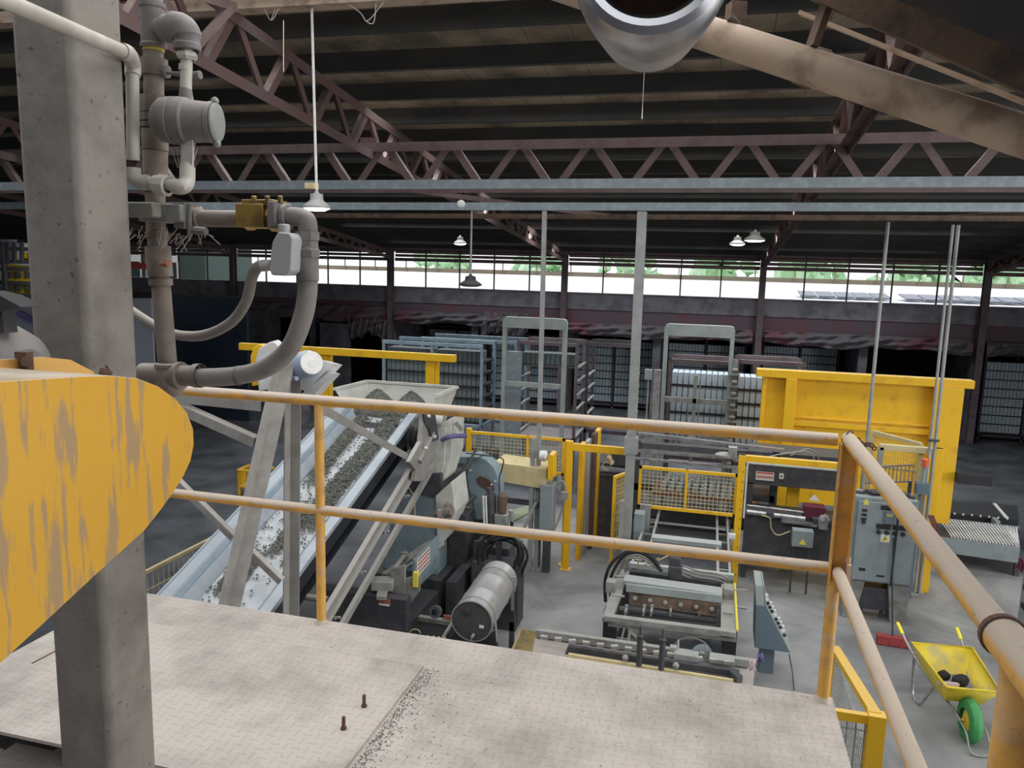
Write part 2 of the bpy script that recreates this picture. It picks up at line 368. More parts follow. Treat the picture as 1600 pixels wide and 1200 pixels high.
def grid_material(name, base, dark, sx, sy, kind):
    """procedural patterns: diamond tread plate and jointed roof boards"""
    m = bpy.data.materials.new(name); m.use_nodes = True
    nt = m.node_tree; N = nt.nodes; L = nt.links; p = N['Principled BSDF']; p.inputs['Roughness'].default_value = 0.75
    tc = N.new('ShaderNodeTexCoord')
    nz = N.new('ShaderNodeTexNoise'); nz.inputs['Scale'].default_value = 2.2 if kind == 'tread' else 1.3; nz.inputs['Detail'].default_value = 7; nz.inputs['Roughness'].default_value = 0.65
    L.new(tc.outputs['Object'], nz.inputs['Vector'])
    cr = N.new('ShaderNodeValToRGB'); L.new(nz.outputs[0], cr.inputs[0])
    cr.color_ramp.elements[0].position = 0.36; cr.color_ramp.elements[0].color = (*dark, 1)
    cr.color_ramp.elements[1].position = 0.56; cr.color_ramp.elements[1].color = (*base, 1)
    col = cr.outputs[0]
    def math_(op, a, b=None, c=None):
        n = N.new('ShaderNodeMath'); n.operation = op
        for i, x in enumerate((a, b, c)):
            if x is None: continue
            if isinstance(x, (int, float)): n.inputs[i].default_value = x
            else: L.new(x, n.inputs[i])
        return n.outputs[0]
    sp = N.new('ShaderNodeSeparateXYZ'); L.new(tc.outputs['Object'], sp.inputs[0])
    if kind == 'tread':
        u, v = math_('MULTIPLY', sp.outputs[0], sx), math_('MULTIPLY', sp.outputs[1], sx)
        par = math_('MODULO', math_('ADD', math_('FLOOR', math_('ADD', u, 1000)), math_('FLOOR', math_('ADD', v, 1000))), 2.0)
        a = math_('ABSOLUTE', math_('SUBTRACT', math_('FRACT', math_('ADD', u, 1000)), 0.5)); b = math_('ABSOLUTE', math_('SUBTRACT', math_('FRACT', math_('ADD', v, 1000)), 0.5))
        def lug(p_, q_): return math_('SQRT', math_('ADD', math_('POWER', p_, 2), math_('POWER', math_('MULTIPLY', q_, 4.5), 2)))
        r = math_('ADD', math_('MULTIPLY', lug(a, b), par), math_('MULTIPLY', lug(b, a), math_('SUBTRACT', 1.0, par)))
        n = N.new('ShaderNodeMapRange'); n.inputs[1].default_value = 0.46; n.inputs[2].default_value = 0.30; L.new(r, n.inputs[0]); h = n.outputs[0]
        ed = N.new('ShaderNodeMapRange'); ed.inputs[1].default_value = 0.12; ed.inputs[2].default_value = 0.0; ed.inputs[4].default_value = 0.30; L.new(math_('ABSOLUTE', math_('SUBTRACT', r, 0.44)), ed.inputs[0])
        mx = N.new('ShaderNodeMix'); mx.data_type = 'RGBA'; L.new(ed.outputs[0], mx.inputs[0]); L.new(col, mx.inputs[6]); mx.inputs[7].default_value = (0.22, 0.19, 0.16, 1); col = mx.outputs[2]
        bp = N.new('ShaderNodeBump'); bp.inputs['Strength'].default_value = 0.6; bp.inputs['Distance'].default_value = 0.003
        L.new(h, bp.inputs['Height']); L.new(bp.outputs[0], p.inputs['Normal'])
        n3 = N.new('ShaderNodeTexNoise'); n3.inputs['Scale'].default_value = 70; n3.inputs['Detail'].default_value = 3; L.new(tc.outputs['Object'], n3.inputs['Vector'])
        sk = N.new('ShaderNodeMapRange'); sk.inputs[1].default_value = 0.68; sk.inputs[2].default_value = 0.74; sk.inputs[4].default_value = 0.6; L.new(n3.outputs[0], sk.inputs[0])
        mx = N.new('ShaderNodeMix'); mx.data_type = 'RGBA'; L.new(sk.outputs[0], mx.inputs[0]); L.new(col, mx.inputs[6]); mx.inputs[7].default_value = (0.10, 0.08, 0.06, 1); col = mx.outputs[2]
    else:
        a = math_('ABSOLUTE', math_('SUBTRACT', math_('FRACT', math_('MULTIPLY', sp.outputs[0], sx)), 0.5))
        n = N.new('ShaderNodeMapRange'); n.inputs[1].default_value = 0.488; n.inputs[2].default_value = 0.495; n.inputs[4].default_value = 0.8; L.new(a, n.inputs[0])
        mx = N.new('ShaderNodeMix'); mx.data_type = 'RGBA'; L.new(n.outputs[0], mx.inputs[0]); L.new(col, mx.inputs[6]); mx.inputs[7].default_value = (0.02, 0.017, 0.015, 1); col = mx.outputs[2]
    L.new(col, p.inputs['Base Color'])
    return m
M['deck'] = grid_material('tread_plate', (0.52, 0.468, 0.42), (0.34, 0.31, 0.275), 26, 26, 'tread')
M['roof'] = grid_material('roof_board', (0.27, 0.215, 0.145), (0.10, 0.08, 0.058), 2.2, 1, 'board')

def floor_material():
    m = bpy.data.materials.new('factory_floor'); m.use_nodes = True
    nt = m.node_tree; N = nt.nodes; L = nt.links; p = N['Principled BSDF']
    tc = N.new('ShaderNodeTexCoord'); sp = N.new('ShaderNodeSeparateXYZ'); L.new(tc.outputs['Object'], sp.inputs[0])
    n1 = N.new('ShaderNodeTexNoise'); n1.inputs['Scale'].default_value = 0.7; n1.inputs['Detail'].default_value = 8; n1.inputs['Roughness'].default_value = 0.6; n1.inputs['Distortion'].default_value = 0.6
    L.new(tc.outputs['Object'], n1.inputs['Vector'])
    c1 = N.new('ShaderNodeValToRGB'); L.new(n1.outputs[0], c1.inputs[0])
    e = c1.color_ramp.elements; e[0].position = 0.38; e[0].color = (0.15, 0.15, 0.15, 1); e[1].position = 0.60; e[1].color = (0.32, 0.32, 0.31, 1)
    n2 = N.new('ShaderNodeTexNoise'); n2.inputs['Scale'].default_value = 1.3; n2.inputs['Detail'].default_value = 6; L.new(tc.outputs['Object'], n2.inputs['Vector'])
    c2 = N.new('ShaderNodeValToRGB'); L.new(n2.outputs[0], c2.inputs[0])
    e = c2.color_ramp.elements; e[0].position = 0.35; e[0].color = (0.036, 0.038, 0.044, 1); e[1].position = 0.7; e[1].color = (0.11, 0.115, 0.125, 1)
    # black dust and painted light falloff beyond the machines and along the left
    def mr(src, a, b):
        n = N.new('ShaderNodeMapRange'); n.inputs[1].default_value = a; n.inputs[2].default_value = b; L.new(src, n.inputs[0]); return n.outputs[0]
    def ma(op, a, b):
        n = N.new('ShaderNodeMath'); n.operation = op
        for i, x in enumerate((a, b)):
            if isinstance(x, (int, float)): n.inputs[i].default_value = x
            else: L.new(x, n.inputs[i])
        return n.outputs[0]
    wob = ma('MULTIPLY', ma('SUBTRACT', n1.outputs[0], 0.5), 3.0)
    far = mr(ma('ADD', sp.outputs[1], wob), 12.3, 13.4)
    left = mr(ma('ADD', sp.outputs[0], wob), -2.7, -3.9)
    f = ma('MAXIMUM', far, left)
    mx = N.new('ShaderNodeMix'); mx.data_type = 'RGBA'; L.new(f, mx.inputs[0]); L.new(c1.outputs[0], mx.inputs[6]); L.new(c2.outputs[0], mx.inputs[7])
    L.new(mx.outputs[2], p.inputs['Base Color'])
    p.inputs['Roughness'].default_value = 0.6
    return m
M['floor'] = floor_material()
# ================================================================== THE SETTING
b = B(); b.bb(-24, 14, -6, 30, -0.2, 0)
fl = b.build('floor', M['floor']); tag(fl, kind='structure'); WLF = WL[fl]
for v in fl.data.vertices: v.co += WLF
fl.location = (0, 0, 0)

def roofz(y): return 4.80 + (22.0 - y)*0.11
b = B()
for y0, y1, x0, x1 in ((5.5, 22.4, -24, 12),):
    b.prism([(x0, y0, roofz(y0)), (x1, y0, roofz(y0)), (x1, y1, roofz(y1)), (x0, y1, roofz(y1))], (0, 0, 0.05))
roof = struct(b, 'ceiling', M['roof'], smooth=False)
y = 22.51
while y > 5.6:
    z = roofz(y)
    b = B(); b.bb(-24, 12, y - 0.012, y, z - 0.185, z - 0.005); b.bb(-24, 12, y - 0.012, y + 0.07, z - 0.195, z - 0.183)
    b.build('purlin', M['purlin'], roof, smooth=False)
    y -= 0.92
# far wall: piers, lintel, fascia, clerestory
WY = 22.0
b = B()
b.bb(-24, 12, WY, WY + 0.3, 3.02, 3.47)
b.mi = 1; b.bb(-24, 12, WY + 0.03, WY + 0.3, 2.45, 3.02)
wf = struct(b, 'wall_far', [M['lintel'], M['fascia']], smooth=False, bevel=0.01)
piers = [-22.9, -20.2, -17.5, -14.9, -12.2, -9.5, -6.85, -4.17, -1.5, 1.2, 3.87, 6.55, 9.2]
for x in piers:
    b = B(); b.bb(x - 0.11, x + 0.11, WY - 0.02, WY + 0.3, 0, 2.45); b.build('pier', M['wallconc'], wf, bevel=0.01)
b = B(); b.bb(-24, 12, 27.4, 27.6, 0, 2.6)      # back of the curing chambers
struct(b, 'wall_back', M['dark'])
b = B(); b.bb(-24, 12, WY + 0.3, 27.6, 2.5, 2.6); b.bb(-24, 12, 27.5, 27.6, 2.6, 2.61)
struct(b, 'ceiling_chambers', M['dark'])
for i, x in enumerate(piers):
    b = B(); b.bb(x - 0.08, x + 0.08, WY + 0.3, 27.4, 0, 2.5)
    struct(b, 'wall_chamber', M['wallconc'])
# clerestory bays between the steel columns
bays = [(-20.2, -14.9), (-14.9, -9.5), (-9.5, -4.17), (-4.17, 1.2), (1.2, 6.55), (6.55, 11.9)]
for i, (x0, x1) in enumerate(bays):
    b = B()
    for k in range(1, 5):
        x = x0 + (x1 - x0)*k/5; b.bb(x - 0.018, x + 0.018, WY + 0.02, WY + 0.06, 3.47, 4.72)
    wn = struct(b, 'window_%d' % (i + 1), M['rackdark'])
    b = B(); b.bb(x0 + 0.08, x1 - 0.08, WY, WY + 0.10, 4.26, 4.36); b.build('transom', M['trusslight'], wn)
    b = B(); b.bb(x0 + 0.08, x1 - 0.08, WY + 0.03, WY + 0.06, 4.385, 4.47); b.bb(x0 + 0.08, x1 - 0.08, WY + 0.03, WY + 0.06, 4.49, 4.57); b.bb(x0 + 0.08, x1 - 0.08, WY + 0.03, WY + 0.06, 4.60, 4.66); b.build('top_rail', M['trusslight'], wn)
    b = B(); b.bb(x0, x1, WY - 0.02, WY + 0.34, 3.47, 3.50); b.build('sill', M['lintel'], wn)
# side walls
b = B(); b.bb(-24, 12, -4.2, -4.0, 0, 8.2); struct(b, 'wall_front_blocker', M['wallconc'])  # unseen wall added to block light from behind the camera
b = B(); b.bb(-24.2, -24, -6, 27.6, 0, 8.2); struct(b, 'wall_left', M['lightwall'])
b = B(); b.bb(12, 12.2, 8.0, 27.6, 0, 7.0); struct(b, 'wall_right', M['wallconc'])

# steel columns of the far wall
for x, l in ((-9.5, 'behind the blue grey paver rack'), (-4.17, 'behind the left grey lifting portal'), (1.2, 'behind the right grey lifting portal'), (6.55, 'beside the far right paver rack'), (-14.9, 'beside the navy sheeting')):
    b = B(); b.ibeam((x, WY - 0.13, 0), (x, WY - 0.13, 4.66), 0.16, 0.18, 0.012, up=(0, 1, 0))
    o = solo(b, 'steel_column', M['rackbrown'], 'dusty steel wall column with truss end on it, ' + l, 'column', 'steel columns of the far wall')

# tarps rolled and hanging over the chamber mouths
def tarp(x0, x1, z0, z1, sag, seed, label):
    rnd = random.Random(seed); ph = [rnd.uniform(0, 6.3) for _ in range(6)]
    def fn(u, v):
        x = x0 + (x1 - x0)*u
        drop = (z0 - z1)*(1 + sag*(math.sin(u*9 + ph[0])*0.3 + math.sin(u*23 + ph[1])*0.18))
        z = z0 - drop*v
        y = WY - 0.06 - 0.09*math.sin(v*3.0) - 0.035*math.sin(u*38 + ph[2] + v*5) - 0.03*math.sin(u*71 + ph[3] + v*9) - 0.03*math.sin(v*14 + u*17 + ph[4]) - 0.03
        return (x, y, z)
    b = B(); b.sheet(fn, 90, 14)
    return solo(b, 'tarpaulin', M['tarp'], label, 'tarpaulin', 'tarpaulins along the far lintel', solid=0.01)
tarp(-14.7, -9.62, 2.86, 2.38, 0.35, 1, 'long red and grey tarp left of the column by the blue rack')
tarp(-10.9, -9.62, 2.6, 1.95, 0.5, 2, 'drooping tarp corner hanging beside the column left of the blue rack')
tarp(-9.38, -4.3, 2.78, 2.42, 0.4, 3, 'grey crumpled tarp above the blue grey rack')
tarp(-6.6, -5.2, 2.85, 2.2, 0.4, 4, 'bunched grey tarp hanging left of the left lifting portal')
tarp(-4.02, 1.05, 2.66, 2.3, 0.3, 5, 'rolled tarp with red patches between the two lifting portals')
tarp(1.35, 6.4, 2.66, 2.3, 0.4, 6, 'crumpled grey tarp above the yellow steel enclosure')
tarp(6.7, 9.6, 2.62, 2.3, 0.6, 7, 'torn grey tarp at the far right above the paver rack')

# ------------------------------------------------------------------ outdoors seen through the clerestory
b = B(); b.prism([(-30, 24.5, 3.05), (26, 24.5, 3.05), (26, 44, 3.62), (-30, 44, 3.62)], (0, 0, 0.1))
nr = solo(b, 'neighbouring_roof', M['outwhite'], 'bright white sheet roof of the neighbouring building outside the clerestory', 'roof')
b = B(); b.bb(-30, 26, 43.8, 44.6, 3.62, 3.95); b.build('ridge', M['outbeam'], nr)
b = B()
for k in range(-14, 14): b.bb(k*2.0 - 0.03, k*2.0 + 0.03, 43.7, 43.78, 3.62, 4.35)
b.build('upright', M['outbeam'], nr)
b = B(); b.bb(-60, 60, 30, 90, -0.6, -0.5); struct(b, 'ground', M['leaf'])
trees = [(-14, 62, 5.4), (-6.6, 60, 6.2), (0, 58, 6.4), (6.5, 61, 6.8), (13, 58, 6.1), (19.5, 61, 6.6), (26, 58, 6), (33, 61, 6.4), (-20.5, 58, 5.0)]
tl = ['pale tree left of the big column gap', 'green tree behind the hanging lamp rod', 'round green tree behind the thin middle post', 'pale green tree behind the wide box post', 'bright tree above the right lifting portal', 'pale tree above the yellow enclosure', 'tree seen left of the far right column', 'tree at the far right end of the clerestory', 'tree behind the left lifting portal']
for (x, y, h), l in zip(trees, tl):
    t = thing('tree', l + ', seen through the clerestory', 'tree', (x, y, -0.5), 'trees outside the clerestory')
    b = B(); b.tube([(x, y, -0.5), (x + .1, y, h*0.6)], [0.25, 0.14], 8); b.build('trunk', M['rust'], t)
    b = B(); rnd = random.Random(int(x*7))
    for k in range(46):
        a = rnd.uniform(0, 6.28); rr = rnd.uniform(0, 2.5); zz = rnd.uniform(-2.6, 0.2)
        b.blob((x + rr*math.cos(a), y + rr*math.sin(a), h + zz - rr*0.22), rnd.uniform(0.3, 0.75), 7, 0.4)
    b.build('crown', M['leaf'], t)
for i, (x0, l) in enumerate(((3.0, 'short row of solar panels left of the thin post at right'), (6.5, 'solar panel row behind the paired thin posts'), (9.6, 'solar panel row by the far right column'))):
    b = B()
    for k in range(5):
        b.mi = 0; b.prism([(x0 + k*0.62, 30.0, 3.38), (x0 + k*0.62 + 0.56, 30.0, 3.38), (x0 + k*0.62 + 0.56, 31.3, 3.52), (x0 + k*0.62, 31.3, 3.52)], (0, 0, 0.04))
    solo(b, 'solar_panel_row', M['panel'], l, 'solar panels', 'solar panel rows on the white roof', smooth=False)

# ------------------------------------------------------------------ roof steel
def truss(name, a0, a1, c0, c1, n, w, mat_, label, group=None, extra=None):
    """a: top chord ends, c: bottom chord ends"""
    a0, a1, c0, c1 = map(V, (a0, a1, c0, c1))
    t = thing(name, label, 'truss', c0, group)
    b = B(); b.angle(a0, a1, w); b.build('top_chord', mat_, t)
    b = B(); b.angle(c0, c1, w); b.build('bottom_chord', mat_, t)
    for i in range(n):
        u0, um, u1 = i/n, (i+.5)/n, (i+1)/n; g_ = 0.035/n
        for p, q in ((c0.lerp(c1, u0 + g_), a0.lerp(a1, um - g_)), (a0.lerp(a1, um + g_), c0.lerp(c1, u1 - g_))):
            b = B(); b.angle(p, q, w*0.75); b.build('web', mat_, t, smooth=False)
    return t
def rt(x, label):
    z = lambda y: 5.49 - 0.087*(y - 8.87)
    za = lambda y: roofz(y) - 0.30
    return truss('roof_truss', (x, 4.0, za(4.0)), (x, 21.7, za(21.7)), (x, 4.0, z(4.0)), (x, 21.7, z(21.7)), 20, 0.10, M['trussred'], label, 'roof trusses running to the far wall')
rt(-4.17, 'red oxide roof truss left of the long lamp rod, its near end dusty pink')
rt(1.2, 'red roof truss behind the beige chute, ending at the right lifting portal')
rt(-9.5, 'dark roof truss sloping down to the column left of the blue rack')
rt(6.55, 'roof truss at the right edge sloping to the far right column')
rt(-14.9, 'roof truss at the far left behind the foreground grey column')
truss('girder_truss', (-14.443, 9, 5.53), (6.507, 9, 5.62), (-14.443, 9, 5.06), (6.507, 9, 5.12), 25, 0.105, M['trusslight'], 'long pink lattice girder running across below the roof')
b = B(); b.box((-4.2, 9, 5.6), (0.22, 0.02, 0.2)); b.build('gusset', M['trussred'], bpy.data.objects['girder_truss'])
for (Y, h, l, px0, px1, z0, z1) in ((8.0, 0.095, 'nearer and upper of the two galvanised beams crossing the hall', 0, 0, 5.0, 5.075), (10.2, 0.10, 'farther and lower of the two galvanised beams crossing the hall', 0, 0, 4.93, 5.03)):
    b = B(); b.channel((-16, Y, z0 - .01), (7.5, Y, z1), 0.07, h, 0.006, side=1)
    b.bb(-16, 7.5, Y - 0.036, Y - 0.030, 0, 0) if False else None
    o = solo(b, 'galvanised_beam', M['galv'], l, 'beam', smooth=False)
b = B(); b.bar((-6.5, 10.45, 4.85), (7.0, 10.45, 4.92), 0.12, 0.06)
solo(b, 'brown_tie_beam', M['brown'], 'thin brown steel beam just under the farther galvanised beam', 'beam')
pa_, pb9 = P(330, 12, Y=6.2), P(760, -14, Y=6.2); b = B(); b.bar(pa_ + (pa_ - pb9)*1.2, pb9 + (pb9 - pa_)*0.8, 0.16, 0.10)
nb = solo(b, 'lamp_beam', M['beige'], 'dusty beige beam at the top edge carrying the long lamp rod', 'beam')
# dusty near members at top left
b = B(); b.angle(P(245, -25, Y=5.0), P(365, 12, Y=6.0), 0.07); b.angle(P(300, 80, Y=5.6), P(360, 14, Y=5.9), 0.06); b.angle(P(250, -5, Y=5.3), P(290, 40, Y=5.4), 0.05)
solo(b, 'near_brace', M['trusslight'], 'bright dusty steel brace at the top left near the pipe elbow', 'brace')
# wind braces from the far truss nodes
for (x0, y0, z0), (x1, y1, z1), l in (((-4.17, 10.3, 5.2), (-1.4, 10.5, 4.88), 'short knee brace left under the beams'), ((6.5, 10.3, 5.2), (2.6, 10.5, 4.9), 'short knee brace right under the beams')):
    b = B(); b.angle((x0, y0, z0), (x1, y1, z1), 0.06); solo(b, 'knee_brace', M['trusslight'], l, 'brace')

# cobwebs hanging from the beam and roof
def web(pts, label):
    b = B()
    for chain in pts: b.tube(spline(chain, 4), 0.0035, 5)
    return solo(b, 'cobweb', M['cobweb'], label, 'cobweb', 'cobwebs')
Yw = 6.15
web([[P(412, 12, Y=Yw), P(424, 32, Y=Yw), P(436, 12, Y=Yw)], [P(424, 31, Y=Yw), P(430, 14, Y=Yw)]], 'small cobweb under the beam left of the long lamp rod')
web([[P(540, 4, Y=Yw), P(563, 20, Y=Yw), P(572, 33, Y=Yw), P(584, 35, Y=Yw), P(588, 0, Y=Yw)], [P(572, 33, Y=Yw), P(580, 28, Y=Yw), P(602, 0, Y=Yw)]], 'looping cobweb under the beam right of the long lamp rod')
web([[P(443, 112, Y=5.5), P(443, 32, Y=5.5)]], 'single cobweb strand left of the long lamp rod')
b = B()
for x_, y_ in ((1003, 186), (974, 92), (981, 108)):
    q = P(x_, y_, Y=6.9); b.tube([q, V((q.x, 6.9, roofz(6.9) - 0.01))], 0.002, 5); b.tube([q, q + V((0, 0, .12))], [0.006, 0.002], 6)
solo(b, 'cobweb', M['cobweb'], 'long dusty cobweb strands hanging from the roof behind the steel ring', 'cobweb', 'cobwebs')

# ------------------------------------------------------------------ lamps
def lamp(px, py, Y, r, lit, label, rod=None, tilt=None, power=20, body='lampbody'):
    c = P(px, py, Y=Y)
    t = thing('pendant_lamp', label, 'lamp', c)
    b = B(); b.lathe(c, (0, 0, 1), [(0, r), (0.02, r*1.02), (0.05, r*0.72), (0.07, r*0.5)], 24); b.build('lamp_shade', M[body], t)
    b = B(); b.lathe(c, (0, 0, 1), [(0.07, r*0.5), (0.12, r*0.45), (0.13, r*0.2), (0.16, 0.01)], 16)
    for k in range(8):
        a = k*math.pi/4; b.box(c + V((math.cos(a)*r*0.42, math.sin(a)*r*0.42, 0.10)), (0.012, 0.012, 0.05), a)
    b.build('lamp_housing', M[body], t)
    b = B(); b.lathe(c, (0, 0, 1), [(-0.022, 0.001), (-0.018, r*0.6), (0.0, r*0.95), (0.006, r*0.93), (0.006, 0.001)], 24)
    b.build('lamp_lens', M['lampon'] if lit else M['machgrey'], t)
    if rod:
        b = B(); b.tube([c + V((0, 0, 0.14)), rod], 0.012 if rod.z > 5.6 else 0.014, 8); b.build('rod', M['white'] if rod.z > 5.6 else M['galvpost'], t)
    if lit:
        L = bpy.data.lights.new('lamp_light', 'SPOT'); L.energy = power; L.spot_size = 2.4; L.shadow_soft_size = r
        lo = bpy.data.objects.new('lamp_light', L); COL.objects.link(lo); lo.parent = t; lo.location = (0, 0, -0.03)
    return t
l1 = lamp(495, 326, 6.2, 0.115, True, 'lit round high bay lamp hanging on a long rod beside the brass valve', P(487, 12, Y=6.2), power=40)
b = B(); b.box(P(487, 291, Y=6.2), (0.09, 0.09, 0.05)); b.build('junction_box', M['cream'], l1, bevel=0.004)
lamp(735, 446, 10.2, 0.155, False, 'unlit dark bell lamp on a grey rod in front of the clerestory', V((P(735, 446, Y=10.2).x, 10.2, 4.93)), body='dark')
lamp(719, 381, 14, 0.12, True, 'small lit lamp left of the rod of the unlit bell lamp', P(720, 370, Y=14), power=60, body='machgrey')
lamp(1152, 382, 14, 0.13, True, 'smaller left one of the two lit lamps near the right truss', P(1150, 372, Y=14), power=60, body='machgrey')
lamp(1179, 376, 12, 0.15, True, 'bigger right one of the two lit lamps near the right truss', P(1179, 362, Y=12), power=60, body='machgrey')
c = P(721, 319, Y=10.0)
b = B(); b.lathe(c, (0, -1, -0.1), [(0, 0.0), (0, 0.055), (0.02, 0.055), (0.035, 0.04), (0.04, 0.001)], 20)
solo(b, 'round_sensor', M['white'], 'small white round sensor on the farther galvanised beam', 'sensor')
# ================================================================== FOREGROUND PLATFORM
def PD(px, py, d):
    a, b = px - 800.0, py - 600.0; t = d / F
    return EYE + V((RX[0]*a + RX[1]*b + RX[2]*F, RY[0]*a + RY[1]*b + RY[2]*F, RZ[0]*a + RZ[1]*b + RZ[2]*F))*t
plat = thing('platform', 'dusty tread plate walkway platform with a yellow railing at its edge', 'platform', (-1, 2, 2.5))
b = B(); b.prism([(-2.64, 1.91, 2.592), (-1.27, 1.91, 2.592), (-1.27, 0.2, 2.592), (0.53, 0.2, 2.592), (0.53, 2.98, 2.592), (-2.64, 2.98, 2.592)][::-1], (0, 0, 0.008))
b.build('deck_plate', M['deck'], plat, smooth=False)
b = B(); b.prism([(-2.64, 1.89, 2.6005), (-1.045, 1.89, 2.6005), (-1.035, 2.72, 2.6005), (-2.64, 2.70, 2.6005)], (0, 0, 0.012))
b.build('overlay_plate', M['deck'], plat, smooth=False)
b = B(); b.channel((-2.62, 2.93, 2.52), (0.52, 2.93, 2.52), 0.06, 0.14, 0.008); b.channel((0.50, 0.2, 2.52), (0.50, 2.9, 2.52), 0.06, 0.14, 0.008, side=-1); 
b.build('edge_beam', M['angle'], plat)
for x, y in ((-2.55, 2.88), (0.44, 2.88), (0.44, 0.4), (-1.21, 0.4)):
    b = B(); b.bb(x-.05, x+.05, y-.05, y+.05, 0, 2.45); b.build('support_leg', M['angle'], plat)
# two rusty bolts standing on the overlay plate
for (px, py), l in (((569, 1104), 'farther of the two rusty bolts standing up from the deck plate'), ((537, 1139), 'nearer of the two rusty bolts standing up from the deck plate')):
    p = P(px, py, Z=2.6125)
    b = B(); b.lathe(p, (0, 0, 1), [(0, 0.001), (0, 0.011), (0.006, 0.011), (0.006, 0.007), (0.045, 0.0065), (0.048, 0.001)], 8)
    solo(b, 'rusty_bolt', M['rust'], l, 'bolt', 'rusty bolts on the deck')
p, q = P(50, 1037, Z=2.612), P(104, 1009, Z=2.612)
b = B(); b.tube([p, q], 0.004, 6); solo(b, 'steel_rod', M['rust'], 'thin dark rod lying on the deck left of the grey column', 'rod')
# pebbles of grit on the deck: nobody could count them
b = B(); rnd = random.Random(3)
for k in range(1200):
    if k < 1050:
        x = -1.028 + abs(rnd.gauss(0, 0.03 if k < 850 else 0.13)); y = rnd.uniform(2.0, 2.72)
    else: x = rnd.uniform(-2.3, 0.5); y = rnd.uniform(1.95, 2.9)
    zz = 2.6015 if x > -1.03 else 2.6105
    b.blob((x, y, zz), rnd.uniform(0.0008, 0.0028), 5, 0.3)
solo(b, 'grit', M['gravel'], 'grit and crumbs scattered on the deck by the plate seam', 'grit', kind='stuff')
# steps below the platform at the left
st = thing('steel_stair', 'dusty steel steps below the platform at the bottom left corner', 'stair', (-2.2, 1.5, 2.0))
for x0_, x1_, y0_, y1_, z_ in ((-2.41, -1.55, 1.75, 2.105, 2.40), (-2.225, -1.55, 1.74, 2.125, 2.412), (-2.41, -1.55, 1.40, 1.70, 2.22), (-2.41, -1.55, 1.05, 1.35, 2.04)):
    b = B(); b.bb(x0_, x1_, y0_, y1_, z_ - .010, z_); b.build('tread', M['deck'], st, smooth=False)
b = B(); b.bb(-2.75, -1.5, 2.15, 2.16, 1.6, 2.585); b.build('gap_shade_panel', M['dark'], st)  # dark panel added to stand in for shade in the gap under the deck
b = B(); b.bar((-2.44, 2.1, 2.34), (-2.44, 0.7, 1.56), 0.02, 0.12); b.bar((-1.53, 2.1, 2.34), (-1.53, 0.7, 1.56), 0.02, 0.12); b.build('stringer', M['angle'], st)

# railing
rl = thing('safety_railing', 'orange yellow tube railing with dusty top around the platform edge', 'railing', (0.5, 2.95, 2.6))
RY_, RX_ = 2.95, 0.5
b = B(); b.tube([(-2.66, RY_, 3.61), (0.46, RY_, 3.61)], 0.0235, 16); b.build('top_rail', M['rail'], rl)
b = B(); b.tube([(-2.66, RY_, 3.125), (0.47, RY_, 3.125)], 0.0215, 16); b.build('mid_rail', M['rail'], rl)
b = B(); b.tube([(RX_, 2.975, 3.61), (RX_, 2.95, 3.612), (RX_, 1.36, 3.612)], 0.0255, 18); b.build('top_rail', M['rail'], rl)
b = B(); b.tube([(RX_, 1.40, 3.612), (RX_, 0.5, 3.612)], 0.033, 18); b.build('top_rail', M['rail'], rl)
b = B(); b.tube([(RX_, 2.93, 3.12), (RX_, 0.5, 3.12)], 0.022, 16); b.build('mid_rail', M['rail'], rl)
b = B(); b.tube([(-1.61, RY_, 2.6), (-1.61, RY_, 3.60)], 0.0205, 16); b.lathe((-1.61, RY_, 2.6), (0, 0, 1), [(0, 0.03), (0.012, 0.024), (0.02, 0.0205)], 16); b.build('post', M['rail'], rl)
b = B(); b.tube([(-2.62, RY_, 2.6), (-2.62, RY_, 3.60)], 0.0205, 16); b.build('post', M['rail'], rl)
b = B(); b.bb(0.468, 0.532, 2.945, 2.953, 3.08, 3.60); b.bb(0.468, 0.474, 2.915, 2.95, 3.08, 3.60); b.bb(0.526, 0.532, 2.915, 2.95, 3.08, 3.60); b.build('corner_post_channel', M['rail'], rl)
b = B(); b.tube([(0.492, 2.95, 2.6), (0.492, 2.95, 3.12)], 0.023, 16); b.lathe((0.492, 2.95, 2.6), (0, 0, 1), [(0, 0.032), (0.012, 0.027), (0.02, 0.023)], 16)
b.build('corner_post', M['rail'], rl)
b = B(); b.tube([(0.515, 1.34, 2.6), (0.515, 1.34, 3.60)], 0.029, 16); b.bb(0.545, 0.553, 1.30, 1.40, 2.6, 3.60); b.build('post', M['rail'], rl)
b = B(); b.lathe((RX_, 1.385, 3.612), (0, 1, 0), [(-0.006, 0.0335), (-0.006, 0.037), (0.006, 0.037), (0.006, 0.0335)], 20)
for k in range(4): b.blob((RX_ + 0.034 + 0.004*k, 1.36 - 0.012*k, 3.63 - 0.006*k), 0.006, 6, 0.4)
b.build('clamp_ring', M['rust'], rl)
b = B(); b.bb(0.525, 0.540, 2.90, 2.965, 3.04, 3.16); b.blob((0.53, 2.93, 3.17), 0.012, 8, 0.2); b.build('gate_catch', M['beige'], rl)
b = B()
b.tube(arc((0.5, 2.955, 3.615), 0.029, 0, 340, 24, (0.6, 0.8, 0), (0, 0, 1)), 0.003, 5)
for k in range(7): b.tube(arc(P(1341 + k*4.2, 687 + k*2.4 + 3*math.sin(k), Y=2.93), 0.007, 0, 330, 10, (1, 0, 0), (0, 0.5, 0.8)), 0.003, 5)
solo(b, 'rusty_wire', M['rust'], 'twisted rusty wire tied round the top corner of the railing', 'wire')

# grey box column
b = B(); b.bb(-1.475, -1.322, 1.40, 1.553, 0, 7.3)
solo(b, 'steel_column', M['column'], 'big dusty grey square column in the left foreground beside the pipes', 'column', bevel=0.016)

